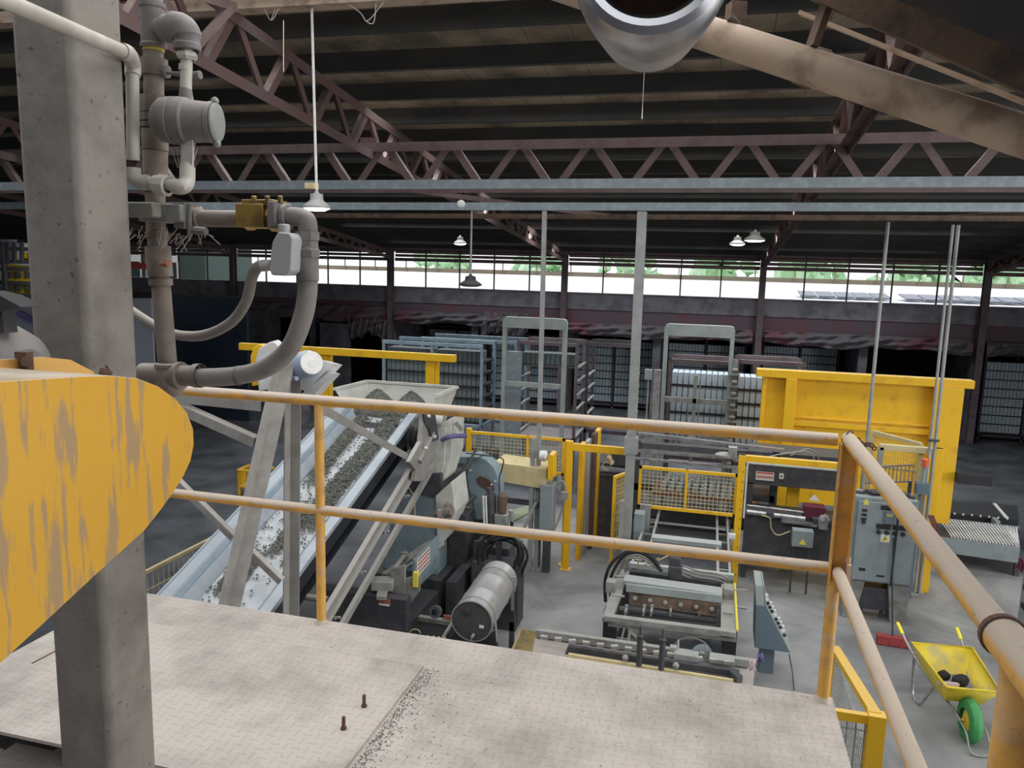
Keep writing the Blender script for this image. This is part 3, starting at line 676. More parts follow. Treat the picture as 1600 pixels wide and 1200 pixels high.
# ------------------------------------------------------------------ pipework
py = 1.70
def Q(x, y, Y=1.70): return P(x, y, Y=Y)
pw = thing('vertical_water_pipe', 'dusty brown riser pipe with fittings standing right of the grey column', 'pipe', Q(250, 590))
b = B(); b.tube([Q(238, 20) + V((0, 0, 2.2)), Q(238, -30), Q(243, 330)], 0.0235, 18); b.tube([Q(243, 345), Q(262, 572)], 0.0235, 18); b.build('riser', M['pipe'], pw)
b = B(); b.tube([Q(238.5, 8), Q(239, 18)], 0.026, 18); b.tube([Q(240, 73), Q(240, 80)], 0.0255, 18); b.build('thread_tape', M['teflon'], pw)
b = B(); b.lathe(Q(240, 76), Q(238, 14) - Q(240, 76), [(0, 0.030), (0.008, 0.031), (0.012, 0.028), (0.09, 0.028), (0.094, 0.031), (0.104, 0.031), (0.106, 0.024)], 20); b.tube([Q(240, 48), Q(258, 46)], [0.026, 0.029], 18); b.build('tee', M['pipegrey'], pw)
el = [Q(258, 46, 1.69), Q(270, 42, 1.685), Q(283, 44, 1.68), Q(291, 54, 1.68), Q(293, 74, 1.68)]
b = B(); b.tube(spline(el, 5), [0.029]*6 + [0.034]*11 + [0.029]*4, 20); b.lathe(Q(262, 45, 1.69), Q(270, 43, 1.68) - Q(258, 46, 1.69), [(-0.006, 0.031), (0.004, 0.033), (0.010, 0.030), (0.014, 0.026)], 18); b.lathe(Q(292, 70, 1.68), Q(293, 80, 1.68) - Q(292, 60, 1.68), [(-0.01, 0.025), (0, 0.032), (0.012, 0.032), (0.014, 0.026)], 18); b.build('elbow', M['pipegrey'], pw)
b = B(); b.tube([Q(292, 77, 1.68), Q(290, 160, 1.68)], 0.0135, 14); b.lathe(Q(292, 82, 1.68), (0, 0, -1), [(0, 0.024), (0.010, 0.026), (0.018, 0.018)], 6); b.tube([Q(290, 101, 1.68), Q(290, 110, 1.68)], 0.0155, 14); b.build('nipple', M['pvc'], pw)
b = B()
for y0, y1, r in ((92, 118, 0.031), (150, 176, 0.034), (178, 190, 0.036), (193, 200, 0.037), (203, 235, 0.032), (236, 300, 0.030)):
    k = 8 if r > 0.033 else 18
    b = B(); b.tube([Q(240.5 + y0*.008, y0), Q(240.5 + y1*.008, y1)], [r, r*0.97], k); b.build('coupling', M['pipe'], pw)
b = B(); b.tube([Q(244, 110), Q(262, 112)], 0.016, 8); b.tube([Q(262, 114), Q(300, 118), Q(313, 117)], [0.004, 0.008, 0.010], 10); b.build('tap_lever', M['pipegrey'], pw)
b = B()
for y0, y1, r in ((318, 326, 0.028), (362, 372, 0.027), (385, 432, 0.031), (436, 446, 0.029)):
    b = B(); b.tube([Q(243 + (y0-345)*.084*(y0 > 345), y0), Q(243 + (y1-345)*.084*(y1 > 345), y1)], r, 18); b.build('union', M['pipe'], pw)
b = B(); b.tube([Q(253, 412, 1.67), Q(264, 412, 1.66)], 0.008, 8); b.build('bleed_screw', M['orangered'], pw)
b = B(); b.lathe(Q(262.5, 566), (0, 0, -1), [(0, 0.026), (0.004, 0.033), (0.012, 0.033), (0.016, 0.028)], 20)
b.tube([Q(263, 572), Q(265, 600), Q(266, 618)], [0.030, 0.036, 0.030], 18); b.tube([Q(222, 584), Q(280, 587)], [0.028, 0.033], 18); b.lathe(Q(278, 587), Q(290, 587) - Q(278, 587), [(0, 0.036), (0.012, 0.036), (0.014, 0.027), (0.05, 0.027), (0.052, 0.031), (0.07, 0.031)], 18)
b.build('bottom_tee', M['pipe'], pw)
# clamp block fixed to the column
cb = thing('pipe_clamp', 'pale square clamp bracket holding the riser pipe to the grey column', 'bracket', Q(245, 340))
b = B(); b.box((-1.36, 1.60, Q(245, 335).z + 0.004), (0.14, 0.03, 0.035)); b.box((-1.315, 1.68, Q(245, 335).z), (0.12, 0.09, 0.042)); b.build('clamp_body', M['machgrey'], cb, bevel=0.004)
b = B(); b.box(Q(292, 338, 1.68), (0.03, 0.06, 0.06)); b.tube([Q(296, 318, 1.66), Q(296, 372, 1.66)], 0.005, 6); b.tube([Q(304, 360, 1.66), Q(322, 362, 1.66)], 0.010, 8); b.build('clamp_bolt', M['pipegrey'], cb)

# gas/water meter
mt = thing('water_meter', 'round grey meter with a cap lid hanging on the small pipe right of the riser', 'meter', Q(295, 190, 1.68))
mc, md = Q(264, 188, 1.645), V((0.965, 0.20, -0.03)).normalized()
b = B(); b.lathe(mc, md, [(-0.03, 0.001), (-0.03, 0.038), (-0.015, 0.051), (0.012, 0.055), (0.014, 0.052), (0.022, 0.055), (0.045, 0.054), (0.05, 0.049), (0.100, 0.046), (0.102, 0.048), (0.112, 0.047), (0.114, 0.001)], 32); b.build('meter_body', M['pipegrey'], mt)
b = B(); b.lathe(mc + md*0.114, md, [(0, 0.0445), (0.004, 0.0445), (0.006, 0.040), (0.0065, 0.001)], 32); b.build('meter_lid', M['machgrey'], mt)
b = B(); b.blob(mc + md*0.113 + V((0, 0, 0.049)), 0.010, 8); b.blob(mc + md*0.115 + V((0, 0, -0.048)), 0.010, 8); b.build('lid_hinge', M['machgrey'], mt)
b = B(); b.tube([Q(290, 138, 1.68), Q(291, 160, 1.68)], [0.014, 0.018], 14); b.build('meter_neck', M['pipegrey'], mt); b = B(); b.tube([Q(292, 222, 1.68), Q(292, 236, 1.68)], [0.02, 0.016], 14); b.build('meter_neck', M['pipegrey'], mt)
b = B()
for k in range(10): 
    t0 = k/9; b.tube([Q(272 + 28*t0, 160 - 8*t0, 1.65), Q(285 + 16*t0, 240 - 12*t0, 1.64), Q(290 + 10*t0, 262, 1.66)], 0.0012, 4)
for k in range(6): b.tube([Q(268 + k*8, 232, 1.66), Q(278 + k*4, 262 + 8*(k % 2), 1.66)], 0.001, 4)
solo(b, 'cobweb', M['cobweb'], 'fine cobweb threads stretched under the round meter', 'cobweb', 'cobwebs')

# white PVC line
pv = thing('white_plastic_pipe', 'white plastic pipe crossing in front of the grey column and looping under the meter', 'pipe', Q(250, 290, 1.62))
yv = 1.62
A_ = P(200, 84, X=-1.285); B0 = P(-60, -28, Y=0.98); B0 = A_ + (B0 - A_)*1.8
b = B(); b.tube([B0, A_], 0.0145, 16); b.build('sloping_run', M['pvc'], pv)
pts = [Q(207, 116, yv), Q(208, 250, yv)]
b = B(); b.tube(pts, 0.0148, 16); b.tube([Q(228, 284, yv), Q(285, 291, yv)], 0.0135, 16); b.tube([Q(292, 278, yv + .03), Q(293, 228, 1.68)], 0.0155, 16); b.build('straight_run', M['pvc'], pv)
b = B(); b.tube(spline([A_.lerp(B0, 0.03), A_, Q(207, 98, yv), Q(207.5, 118, yv)], 5), 0.0178, 16); b.build('elbow', M['pvc'], pv); b = B()
b.tube(spline([Q(208, 262, yv), Q(209, 276, yv), Q(218, 284, yv), Q(232, 285, yv)], 5), 0.0178, 16); b.build('elbow', M['pvc'], pv); b = B()
b.tube(spline([Q(272, 291, yv), Q(285, 292, yv), Q(292, 284, yv + .02), Q(293, 262, yv + .03)], 5), 0.0178, 16); b.build('elbow', M['pvc'], pv)
b = B(); b.lathe(Q(243, 288, yv), Q(262, 290, yv) - Q(243, 288, yv), [(-0.004, 0.016), (0, 0.0225), (0.012, 0.0225), (0.014, 0.026), (0.034, 0.026), (0.036, 0.018)], 10); b.build('union', M['pvc'], pv)
b = B()
for t0, t1 in ((0.033, 0.12), (0.28, 0.35), (0.37, 0.42)):
    p, q = A_.lerp(B0, t0), A_.lerp(B0, t1); n = (EYE - p).normalized()*0.0143
    b.bar(p + n, q + n, 0.006, 0.0012, up=n)
b.build('printed_stripe', M['pvcblue'], pv)

# brass valve branch
hv = thing('brass_valve', 'dusty brass solenoid valve on the horizontal pipe right of the riser', 'valve', Q(415, 340))
b = B(); b.box(Q(403, 338), (0.075, 0.075, 0.055)); b.lathe(Q(386, 338), (1, 0.05, 0), [(0, 0.034), (0.02, 0.034), (0.022, 0.03), (0.06, 0.03), (0.065, 0.036), (0.09, 0.036)], 8); b.build('valve_body', M['brass'], hv, bevel=0.004)
b = B(); b.box(Q(414, 318), (0.085, 0.07, 0.014))
for dx in (-15, 6, 26):
    b.cyl(Q(412 + dx, 318, 1.67), Q(412 + dx, 306, 1.67), 0.007, n=6)
b.build('valve_bonnet', M['brass'], hv, bevel=0.002)
b = B(); b.box(Q(437, 337), (0.02, 0.08, 0.062)); b.build('end_plate', M['pipegrey'], hv, bevel=0.003)
b = B(); b.tube([Q(300, 341), Q(382, 342)], 0.021, 18); b.lathe(Q(302, 341), (1, 0.02, 0), [(0, 0.027), (0.02, 0.027), (0.024, 0.022)], 18); b.build('branch_pipe', M['pipe'], hv)
b = B(); b.tube(spline([Q(442, 340), Q(462, 339), Q(478, 344), Q(481, 358), Q(480, 364)], 5), 0.023, 18); b.lathe(Q(444, 339), (1, 0, 0), [(0, 0.03), (0.012, 0.03), (0.014, 0.024)], 18); b.lathe(Q(480, 362), (0.02, 0, -1), [(0, 0.029), (0.02, 0.029), (0.022, 0.026), (0.04, 0.026), (0.042, 0.029), (0.06, 0.029)], 8); b.build('elbow', M['pipegrey'], hv)
b = B(); cpt = [Q(452, 358, 1.67), Q(449, 366, 1.66), Q(447, 372, 1.66), Q(440, 420, 1.66), Q(436, 432, 1.66)]
b.prism([Q(x, y, 1.63) for x, y in ((434, 362), (452, 364), (457, 372), (454, 424), (446, 431), (424, 430), (420, 420), (425, 378))], (0, 0.05, 0)); b.tube([Q(444, 350, 1.66), Q(444, 366, 1.66)], 0.014, 12); b.tube([Q(424, 414, 1.66), Q(408, 416, 1.66)], 0.014, 12)
b.build('conduit_box', M['lampbody'], hv, bevel=0.008)
hp = [(481, 384), (481, 420), (480, 460), (472, 500), (452, 545), (415, 575), (370, 587), (320, 590), (300, 590)]
b = B(); b.tube(spline([Q(x, y) for x, y in hp], 8), 0.0235, 18); hs = solo(b, 'ribbed_hose', M['hose'], 'thick grey ribbed hose curving down from the brass valve to the riser foot', 'hose')
b = B(); b.lathe(Q(480, 385), (0, 0, -1), [(0, 0.027), (0.08, 0.027), (0.084, 0.024)], 18); b.lathe(Q(375, 587), Q(340, 589) - Q(375, 587), [(0, 0.0255), (0.006, 0.0255)], 18); b.build('hose_clamp', M['pipegrey'], hs)
b = B(); b.tube(spline([Q(415, 414, 1.66), Q(402, 418, 1.67), Q(393, 436, 1.69), Q(385, 470, 1.72), Q(362, 503, 1.74), Q(322, 523, 1.75), Q(280, 524, 1.76), Q(245, 511, 1.78), Q(205, 486, 1.8), Q(170, 462, 1.82)], 8), 0.0135, 14); solo(b, 'thin_hose', M['hose'], 'thin grey hose looping behind the riser pipe from the conduit box', 'hose')
b = B(); rnd = random.Random(5)
for k in range(34):
    x, y = rnd.uniform(205, 325), rnd.uniform(352, 368)
    b.tube([Q(x, y, 1.68), Q(x + rnd.uniform(-20, 20), y + rnd.uniform(5, 30), 1.68)], 0.0009, 4)
solo(b, 'cobweb', M['cobweb'], 'matted cobweb hanging under the clamp bracket', 'cobweb', 'cobwebs')

# ------------------------------------------------------------------ yellow belt guard
GX = -0.75
def G(x, y, X=GX): return P(x, y, X=X)
gp = [(-60, 598), (0, 596), (130, 588), (175, 587), (215, 591), (248, 604), (275, 624), (293, 646), (302, 670), (303, 695), (298, 720), (287, 744), (272, 768), (252, 796), (226, 829), (150, 898), (60, 982), (0, 1037), (-60, 1090)]
gd = thing('belt_guard', 'big worn yellow belt guard with rounded end filling the left edge', 'guard', G(100, 900))
b = B(); b.prism([G(*p) for p in gp], (-0.004, 0, 0)); b.build('front_plate', M['guard'], gd, bevel=0.001)
b = B(); c = [G(*p) for p in gp[1:-1]]
n = len(c); vs = [p + V((-0.003, 0, 0)) for p in c] + [p + V((-0.19, 0, 0)) for p in c]
b.add(vs, [(i, i+1, n+i+1, n+i) for i in range(n-1)]); b.build('rim_strip', M['guard'], gd, solid=0.003)
b = B(); rp = [(-60, 572), (0, 562), (70, 558), (110, 562), (145, 580), (160, 600), (165, 640), (120, 720), (0, 820), (-60, 850)]
b.prism([P(x, y, X=-0.94) for x, y in rp], (-0.006, 0, 0)); b.build('rear_plate', M['guardback'], gd)
b = B(); q = P(38, 566, X=-0.935); b.box(q, (0.02, 0.012, 0.03)); b.cyl(P(42, 565, X=-0.93), P(42, 565, X=-0.91), 0.008, n=8); q = P(166, 582, X=-0.80); b.blob(q, 0.009, 8, 0.25); b.build('guard_bolt', M['rust'], gd)
b = B(); b.bb(-0.93, -0.76, 0.45, 0.86, 3.5, 3.975); b.build('guard_filler', M['rust'], gd) if False else None
# drive motor behind the guard
dm = thing('gearbox', 'dusty grey rounded gearbox housing behind the yellow belt guard', 'gearbox', P(20, 540, Y=1.25))
b = B(); gc = P(-8, 580, Y=1.25); b.lathe(gc, (1, 0.0, 0), [(-0.12, 0.001), (-0.12, 0.095), (0.02, 0.10), (0.06, 0.085), (0.085, 0.05), (0.085, 0.001)], 28); b.build('housing', M['pipegrey'], dm)
b = B(); b.bb(gc.x - 1.2, gc.x - .1, 1.2, 1.3, gc.z - .06, gc.z + .04); b.bb(gc.x - 1.25, gc.x - 1.15, 1.2, 1.3, 0, gc.z); b.build('mounting_frame', M['column'], dm)
b = B(); b.prism([P(x, y, Y=1.2) for x, y in ((-30, 455), (0, 462), (33, 480), (14, 482), (0, 486), (-30, 500))], (0, 0.05, 0)); b.bar(P(4, 485, Y=1.22), P(8, 520, Y=1.22), 0.03, 0.03); b.build('bracket', M['dark'], dm)

# ------------------------------------------------------------------ top right: chute, cable tray, pipe mouth
ch = thing('beige_chute_tube', 'beige painted tube sloping down across the top right corner', 'tube', PD(1250, 100, 2.3))
c0, c1 = PD(800, -46, 2.9), PD(1700, 245, 1.9); b = B(); b.tube([c0 + (c0 - c1)*0.9, c1 + (c1 - c0)*0.5], 0.052, 24); b.build('tube', M['beige'], ch)
b = B()
hp9 = B(); hp9.bb(0.05, 1.9, 0.2, 2.35, 5.02, 5.06); hp9.bb(0.05, 1.9, 2.31, 2.35, 5.06, 5.6)
solo(hp9, 'overhead_shade_plate', M['dark'], 'unseen dark plate added overhead to shade the beige tube at the top right', 'plate', smooth=False)  # out of view, added to keep overhead light off the tube
c0, c1 = PD(800, -46, 2.9), PD(1700, 245, 1.9); d = (c1 - c0).normalized()
mid = PD(1268, 105, 2.32); b.lathe(mid, d, [(-0.035, 0.055), (-0.033, 0.059), (0.033, 0.059), (0.035, 0.055)], 24)
b.bar(PD(1268, 75, 2.27), PD(1298, -10, 2.25), 0.06, 0.02); b.build('hanger_strap', M['brown'], ch)
ct = thing('overhead_channel', 'rusty brown steel channel above the beige tube at the top right', 'channel', PD(1450, 60, 2.1))
b = B(); b.channel(PD(1200, -55, 2.35), PD(1700, 160, 1.85), 0.10, 0.075, 0.006); b.build('channel', M['brown'], ct)
b = B(); b.bar(PD(1250, 20, 2.5), PD(1700, 200, 2.1), 0.03, 0.012); b.build('flat_bar', M['beige'], ct)
b = B(); b.prism([PD(1060, -40, 2.6), PD(1720, -60, 2.1), PD(1720, 150, 2.2), PD(1330, -8, 2.4)], (0, 0.03, 0.04))
solo(b, 'soffit_plate', M['dark'], 'sooty dark plate in the top right corner above the rusty channel', 'plate', smooth=False)
b = B(); b.box(PD(1150, 18, 2.45), (0.05, 0.05, 0.05), 0.4); b.cyl(PD(1140, 30, 2.4), PD(1152, 42, 2.4), 0.016); solo(b, 'tube_bracket', M['brown'], 'small brown bracket between the steel ring and the beige tube', 'bracket')
rc = PD(1018, -38, 0.85); ax = ((EYE - rc).normalized() + V((0, 0, 0.55))).normalized()
pm = thing('steel_ring', 'blurred polished steel ring of a pipe mouth at the top edge', 'pipe mouth', rc)
b = B(); b.lathe(rc, ax, [(-0.10, 0.060), (-0.05, 0.074), (-0.02, 0.081), (0.0, 0.0845), (0.012, 0.083), (0.02, 0.079)], 48); b.build('outer_skin', M['steeldull'], pm)
b = B(); b.lathe(rc, ax, [(0.02, 0.079), (0.026, 0.072), (0.026, 0.064), (0.018, 0.056), (0.0, 0.05)], 48); b.build('polished_lip', M['steel'], pm)
b = B(); b.lathe(rc, ax, [(0.0, 0.05), (-0.08, 0.05), (-0.08, 0.001)], 32); b.build('bore', M['brown'], pm)

# mesh gate right below the platform
mg = thing('mesh_guard', 'yellow framed mesh guard standing below the platform corner at lower right', 'guard', (0.80, 3.6, 0))
X0 = 0.80
a, c_ = P(1304, 1013, X=X0), P(1368, 1118, X=X0)
b = B(); b.bar(a, c_, 0.05, 0.03); b.bar((X0, a.y, a.z), (X0, a.y, 0), 0.04, 0.05, up=(1, 0, 0)); b.build('top_frame', M['yellow'], mg)
b = B(); b.bb(X0 - .03, X0 + .04, c_.y - .03, c_.y + .03, 0, c_.z + 0.01); b.build('post', M['yellow'], mg)
b = B(); b.bar((X0 - 0.3, c_.y, c_.z - 0.02), (X0, c_.y, c_.z - 0.02), 0.03, 0.04); b.build('cross_bar', M['yellow'], mg)
b = B(); b.mesh(a.y, a.z - .9, c_.y, a.z - 0.02, lambda s_, z: (X0, s_, z), 0.04, 0.003); b.build('mesh_infill', M['galvpost'], mg)
b = B(); b.mesh(X0 - 0.3, c_.z - 0.9, X0, c_.z - 0.04, lambda s_, z: (s_, c_.y, z), 0.04, 0.003); b.build('mesh_infill', M['galvpost'], mg)
# ================================================================== CONVEYOR AND BLOCK MACHINE
def cz(y): return 1.47 + (y - 5)*0.335
cv = thing('belt_conveyor', 'inclined belt conveyor with pale steel side skirts carrying grey gravel up to the hopper', 'conveyor', (-3.7, 6, 0))
XL, XR, Y0c, Y1c = -4.2, -3.2, 3.7, 8.15
def strip(b, xa, za, xb, zb, y0=Y0c, y1=Y1c, t=0.008):
    b.prism([(xa, y0, cz(y0) + za), (xb, y0, cz(y0) + zb), (xb, y1, cz(y1) + zb), (xa, y1, cz(y1) + za)], (0, 0, -t))
b = B(); b.sheet(lambda u, v: (-3.98 + 0.60*u, Y0c + (Y1c + .1 - Y0c)*v, cz(Y0c + (Y1c - Y0c)*v) - 0.13 + 0.02*(2*u - 1)**2), 6, 30); b.build('belt', M['belt'], cv, solid=0.012)
b = B(); strip(b, -4.22, 0.02, -4.10, 0.0); strip(b, -4.10, 0.0, -4.07, 0.03); strip(b, -4.07, 0.03, -3.96, -0.12); b.build('left_skirt', M['skirt'], cv, smooth=False)
b = B(); strip(b, -4.055, 0.018, -4.03, -0.017); strip(b, -4.205, 0.026, -4.195, 0.024); b.build('skirt_seam', M['rackblue'], cv, smooth=False)
b = B(); strip(b, -3.40, -0.12, -3.27, 0.03); strip(b, -3.27, 0.03, -3.20, 0.0); b.bar((-3.20, Y0c, cz(Y0c) - .02), (-3.20, Y1c, cz(Y1c) - .02), 0.01, 0.04); b.build('right_skirt', M['skirt'], cv, smooth=False)
b = B(); b.bar((-3.7, Y0c, cz(Y0c) - .45), (-3.7, Y1c, cz(Y1c) - .42), 0.8, 0.015); b.build('return_belt', M['blackbelt'], cv)
b = B(); b.bar((-3.28, Y0c, cz(Y0c) - .2), (-3.28, Y1c, cz(Y1c) - .2), 0.02, 0.16); b.build('side_plate', M['blackbelt'], cv)
b = B(); b.lathe((-3.35, 8.12, cz(8.12) - .29), (1, 0, 0), [(-0.6, 0.001), (-0.6, 0.14), (0.10, 0.14), (0.10, 0.11), (0.16, 0.11), (0.16, 0.05), (0.28, 0.045), (0.28, 0.001)], 28)
b.build('head_pulley', M['machdark'], cv)
b = B(); b.lathe((-3.35, 8.12, cz(8.12) - .29), (1, 0, 0), [(0.07, 0.141), (0.10, 0.143), (0.102, 0.125)], 28); b.build('pulley_ring', M['steeldull'], cv)
XF = -3.02
pA, pB = P(497, 985, X=XF), P(672, 688, X=XF)
b = B(); b.channel(pA, pB, 0.05, 0.14, 0.008, side=-1); b.channel(P(530, 985, X=XF - .02), P(690, 705, X=XF - .02), 0.04, 0.07, 0.006); b.build('frame_rail', M['angle'], cv)
b = B()
for k in range(5):
    q = pA.lerp(pB, 0.1 + 0.2*k) + V((0.02, 0, -0.12)); b.blob(q, 0.02, 6, 0.4); b.cyl(q + V((-.05, 0, 0)), q + V((.05, 0, 0.02)), 0.012, n=6)
b.build('belt_roller_bracket', M['angle'], cv)
for y in (4.6, 5.8, 7.0):
    b = B(); b.tube([(-4.15, y, cz(y) - .46), (-3.1, y, cz(y) - .46)], 0.03, 12); b.build('return_roller', M['angle'], cv)
# take-up bracket at the head
tb = thing('take_up_bracket', 'grey bolted bracket at the head of the conveyor beside the hopper', 'bracket', P(680, 730, X=-2.98))
b = B(); XH = -2.96
b.prism([P(x, y, X=XH) for x, y in ((663, 642), (676, 642), (686, 688), (662, 752), (648, 752), (650, 735), (640, 722), (658, 690))], (-0.05, 0, 0)); b.build('side_plate', M['angle'], tb, bevel=0.004)
b = B(); b.prism([P(x, y, X=XH + .02) for x, y in ((661, 643), (680, 645), (686, 686), (676, 690), (670, 670), (664, 660))], (-0.02, 0, 0)); b.prism([P(x, y, X=XH + .03) for x, y in ((671, 668), (680, 662), (686, 686), (675, 688))], (-0.02, 0, 0)); b.build('slotted_plate', M['machdark'], tb)
b = B()
for x, y in ((668, 650), (677, 682), (664, 700)):
    c = P(x, y, X=XH + .03); b.cyl(c, c + V((0.03, 0, 0)), 0.02, n=6)
b.build('bolt', M['white'], tb)
b = B(); b.tube([P(655, 722, X=XH+.01), P(676, 676, X=XH+.01)], 0.03, 10); b.build('screw_rod', M['machgrey'], tb)

# gravel on the belt: two ribbons of stones and loose scatter
gv = B(); rnd = random.Random(11)
def stone(x, y, z, r):
    a, e, o = rnd.uniform(0, 6.3), rnd.uniform(0.7, 1.3), rnd.uniform(0.6, 1.1)
    ca, sa = math.cos(a)*r, math.sin(a)*r
    vs = [(x+ca*e, y+sa*e, z), (x-sa, y+ca, z + r*.1), (x-ca*e, y-sa*e, z), (x+sa, y-ca, z - r*.1), (x, y, z+r*o), (x, y, z-r*.6)]
    gv.add(vs, [(0,1,4),(1,2,4),(2,3,4),(3,0,4),(1,0,5),(2,1,5),(3,2,5),(0,3,5)])
def bz(x, y): return cz(y) - 0.128 + 0.02*((x + 3.68)/0.3)**2
def ribbon(x, y):
    """how much gravel lies here (0..1)"""
    a = math.exp(-((x + 3.525 + 0.02*math.sin(y*3))/0.10)**4) * (1 if y > 6.55 else max(0, (y - 6.1)/0.45))
    c = math.exp(-((x + 3.86 - 0.02*math.sin(y*2.2))/0.07)**4) * (1 if y > 7.15 else max(0, 1 - (7.15 - y)/0.35))
    d = math.exp(-((x + 3.66)/0.06)**4) * math.exp(-((y - 6.15)/0.28)**4) + math.exp(-((x + 3.80)/0.09)**4)*math.exp(-((y - 5.55)/0.22)**4)
    return min(1, a + c + d)
n = 0
while n < 9500:
    x, y = rnd.uniform(-3.95, -3.40), rnd.uniform(4.3, 8.15)
    r = ribbon(x, y)
    if rnd.random() < r*0.97 + (0.035 if y > 5.7 else 0.010):
        stone(x, y, bz(x, y) + 0.004 + r*rnd.uniform(0, 0.04), rnd.uniform(0.008, 0.017)); n += 1
solo(gv, 'gravel', M['gravel'], 'grey green gravel lying in ribbons on the inclined belt', 'gravel', kind='stuff', smooth=False)

# hopper
hp_ = thing('feed_hopper', 'off white steel feed hopper with flared rim at the top of the conveyor', 'hopper', (-3.3, 8.6, 1.6))
hz = 2.66
def HX(x, y): return P(x, y, Y=8.9)
hz = 2.70; rimT = [(-4.22, 9.0, hz), (-3.02, 9.0, hz), (-3.03, 8.25, hz), (-4.30, 8.25, hz)]
b = B()
low = [(-4.05, 8.86, hz - .46), (-3.14, 8.86, hz - .46), (-3.14, 8.40, hz - .46), (-4.05, 8.40, hz - .46)]
for i in range(3):
    if i == 2: continue
    b.prism([rimT[i], rimT[i+1], low[i+1], low[i]], (0.006, 0.006, 0))
b.prism([rimT[3], rimT[0], low[0], low[3]], (0.006, 0, 0)); b.build('hopper_wall', M['hopper'], hp_, smooth=False)
b = B(); b.bar(rimT[0], rimT[1], 0.05, 0.03); b.bar(rimT[1], rimT[2], 0.05, 0.03); b.bar(rimT[3], rimT[0], 0.05, 0.03); b.build('rim', M['hopper'], hp_)
b = B(); b.prism([(-3.0, 8.30, 2.36), (-2.84, 8.30, 2.45), (-2.84, 8.30, 2.02), (-2.98, 8.30, 1.55), (-3.12, 8.30, 1.60)], (0, 0.45, 0)); b.prism([(-3.10, 8.28, 2.30), (-2.90, 8.28, 2.34), (-2.92, 8.28, 1.9), (-3.02, 8.28, 1.58), (-3.12, 8.28, 1.58)], (0, 0.02, 0)); b.build('spout', M['hopper'], hp_, bevel=0.006)
b = B(); b.tube(spline([P(690, 688, Y=8.2), P(705, 682, Y=8.2), P(728, 681, Y=8.4)], 5), 0.026, 12); b.build('purple_hose', M['purple'], hp_)
b = B(); b.cyl(P(676, 652, Y=8.2), P(690, 654, Y=8.25), 0.08, n=24); b.build('bearing_boss', M['hopper'], hp_)
b = B(); b.bar(P(712, 660, Y=8.3), P(722, 672, Y=8.3), 0.03, 0.05); b.build('lug', M['machgrey'], hp_)
for (x, y, r), l in (((-3.88, 8.55, .26), 'left gravel heap spilling into the white hopper'), ((-3.44, 8.55, .25), 'right gravel heap spilling into the white hopper')):
    gv = B()
    gv.lathe((x, y, hz - 0.37), (0, 0, 1), [(0, r*1.15), (0.10, r*1.05), (0.24, r*0.62), (0.33, r*0.22), (0.35, 0.001)], 16)
    for k in range(1100):
        t = rnd.random()**0.6; a = rnd.uniform(0, 6.3); rr = r*1.08*t
        stone(x + rr*math.cos(a), y + rr*math.sin(a), hz - 0.015 - 0.27*t**1.3 + rnd.uniform(-0.01, 0.012), rnd.uniform(0.007, 0.015))
    solo(gv, 'gravel', M['gravel'], l, 'gravel', kind='stuff', smooth=False)

# A-frame carrying the drive motor
af = thing('motor_stand', 'dusty angle iron stand leaning over the conveyor and carrying the drive motor', 'stand', (-3.05, 5, 0))
XA = -3.06
def A(x, y, X=XA): return P(x, y, X=X)
for (p, q, w_) in (((437, 560), (338, 990), 0.10), ((450, 560), (447, 985), 0.085)):
    b = B(); pp, qq = A(*p), A(*q); dl = (qq - pp).normalized(); nl = V((1, 0, 0)).cross(dl).normalized()
    if nl.y < 0: nl = -nl
    b.bar(pp, qq, w_, 0.010, up=(1, 0, 0)); b.bar(pp + nl*w_/2 + V((w_/2, 0, 0)), qq + nl*w_/2 + V((w_/2, 0, 0)), w_, 0.010, up=nl); b.build('leg', M['angle'], af, smooth=False)
b = B(); b.angle(A(490, 634), A(664, 732), 0.07, 0.008); b.build('long_brace', M['angle'], af, smooth=False)
b = B(); b.angle(P(250, 618, Y=4.9), P(412, 634, Y=4.9), 0.07, 0.008); b.build('cross_beam', M['angle'], af, smooth=False)
b = B(); b.angle(P(270, 632, Y=4.9), P(400, 690, Y=4.9), 0.07, 0.008); b.angle(P(270, 745, Y=4.6), P(366, 840, Y=4.6), 0.045, 0.006); b.angle(P(385, 855, Y=4.75), P(440, 908, Y=4.75), 0.045, 0.006); b.build('cross_brace', M['angle'], af, smooth=False)
Ym = 5.3
b = B(); b.prism([P(x, y, Y=Ym) for x, y in ((452, 600), (478, 612), (520, 568), (498, 562))], (0.03, 0.1, -0.02)); b.prism([P(x, y, Y=Ym) for x, y in ((470, 616), (486, 622), (522, 583), (515, 580))], (0, 0.1, -0.02)); b.build('motor_plate', M['white'], af)
wg = thing('drive_cover', 'white round drive cover beside the blue motor on the stand', 'cover', P(415, 570, Y=5.15))
b = B()
b.prism([P(x, y, Y=5.15) for x, y in ((404, 612), (399, 560), (404, 545), (413, 539), (420, 535), (428, 533), (436, 540), (440, 556), (440, 606))], (-0.03, 0.12, 0)); b.build('cover_front', M['white'], wg, bevel=0.01)
b = B(); b.prism([P(x, y, Y=5.30) for x, y in ((393, 604), (391, 556), (396, 543), (405, 538), (413, 540), (414, 600))], (-0.02, 0.1, 0)); b.build('cover_back', M['yellow'], wg, bevel=0.008)
mo = thing('electric_motor', 'dusty light blue electric motor on the white plate above the conveyor', 'motor', P(470, 590, Y=5.35))
mc2 = P(452, 577, Y=5.40); md2 = P(487, 567, Y=5.05) - mc2; kM = md2.length/0.285; md2.normalize()
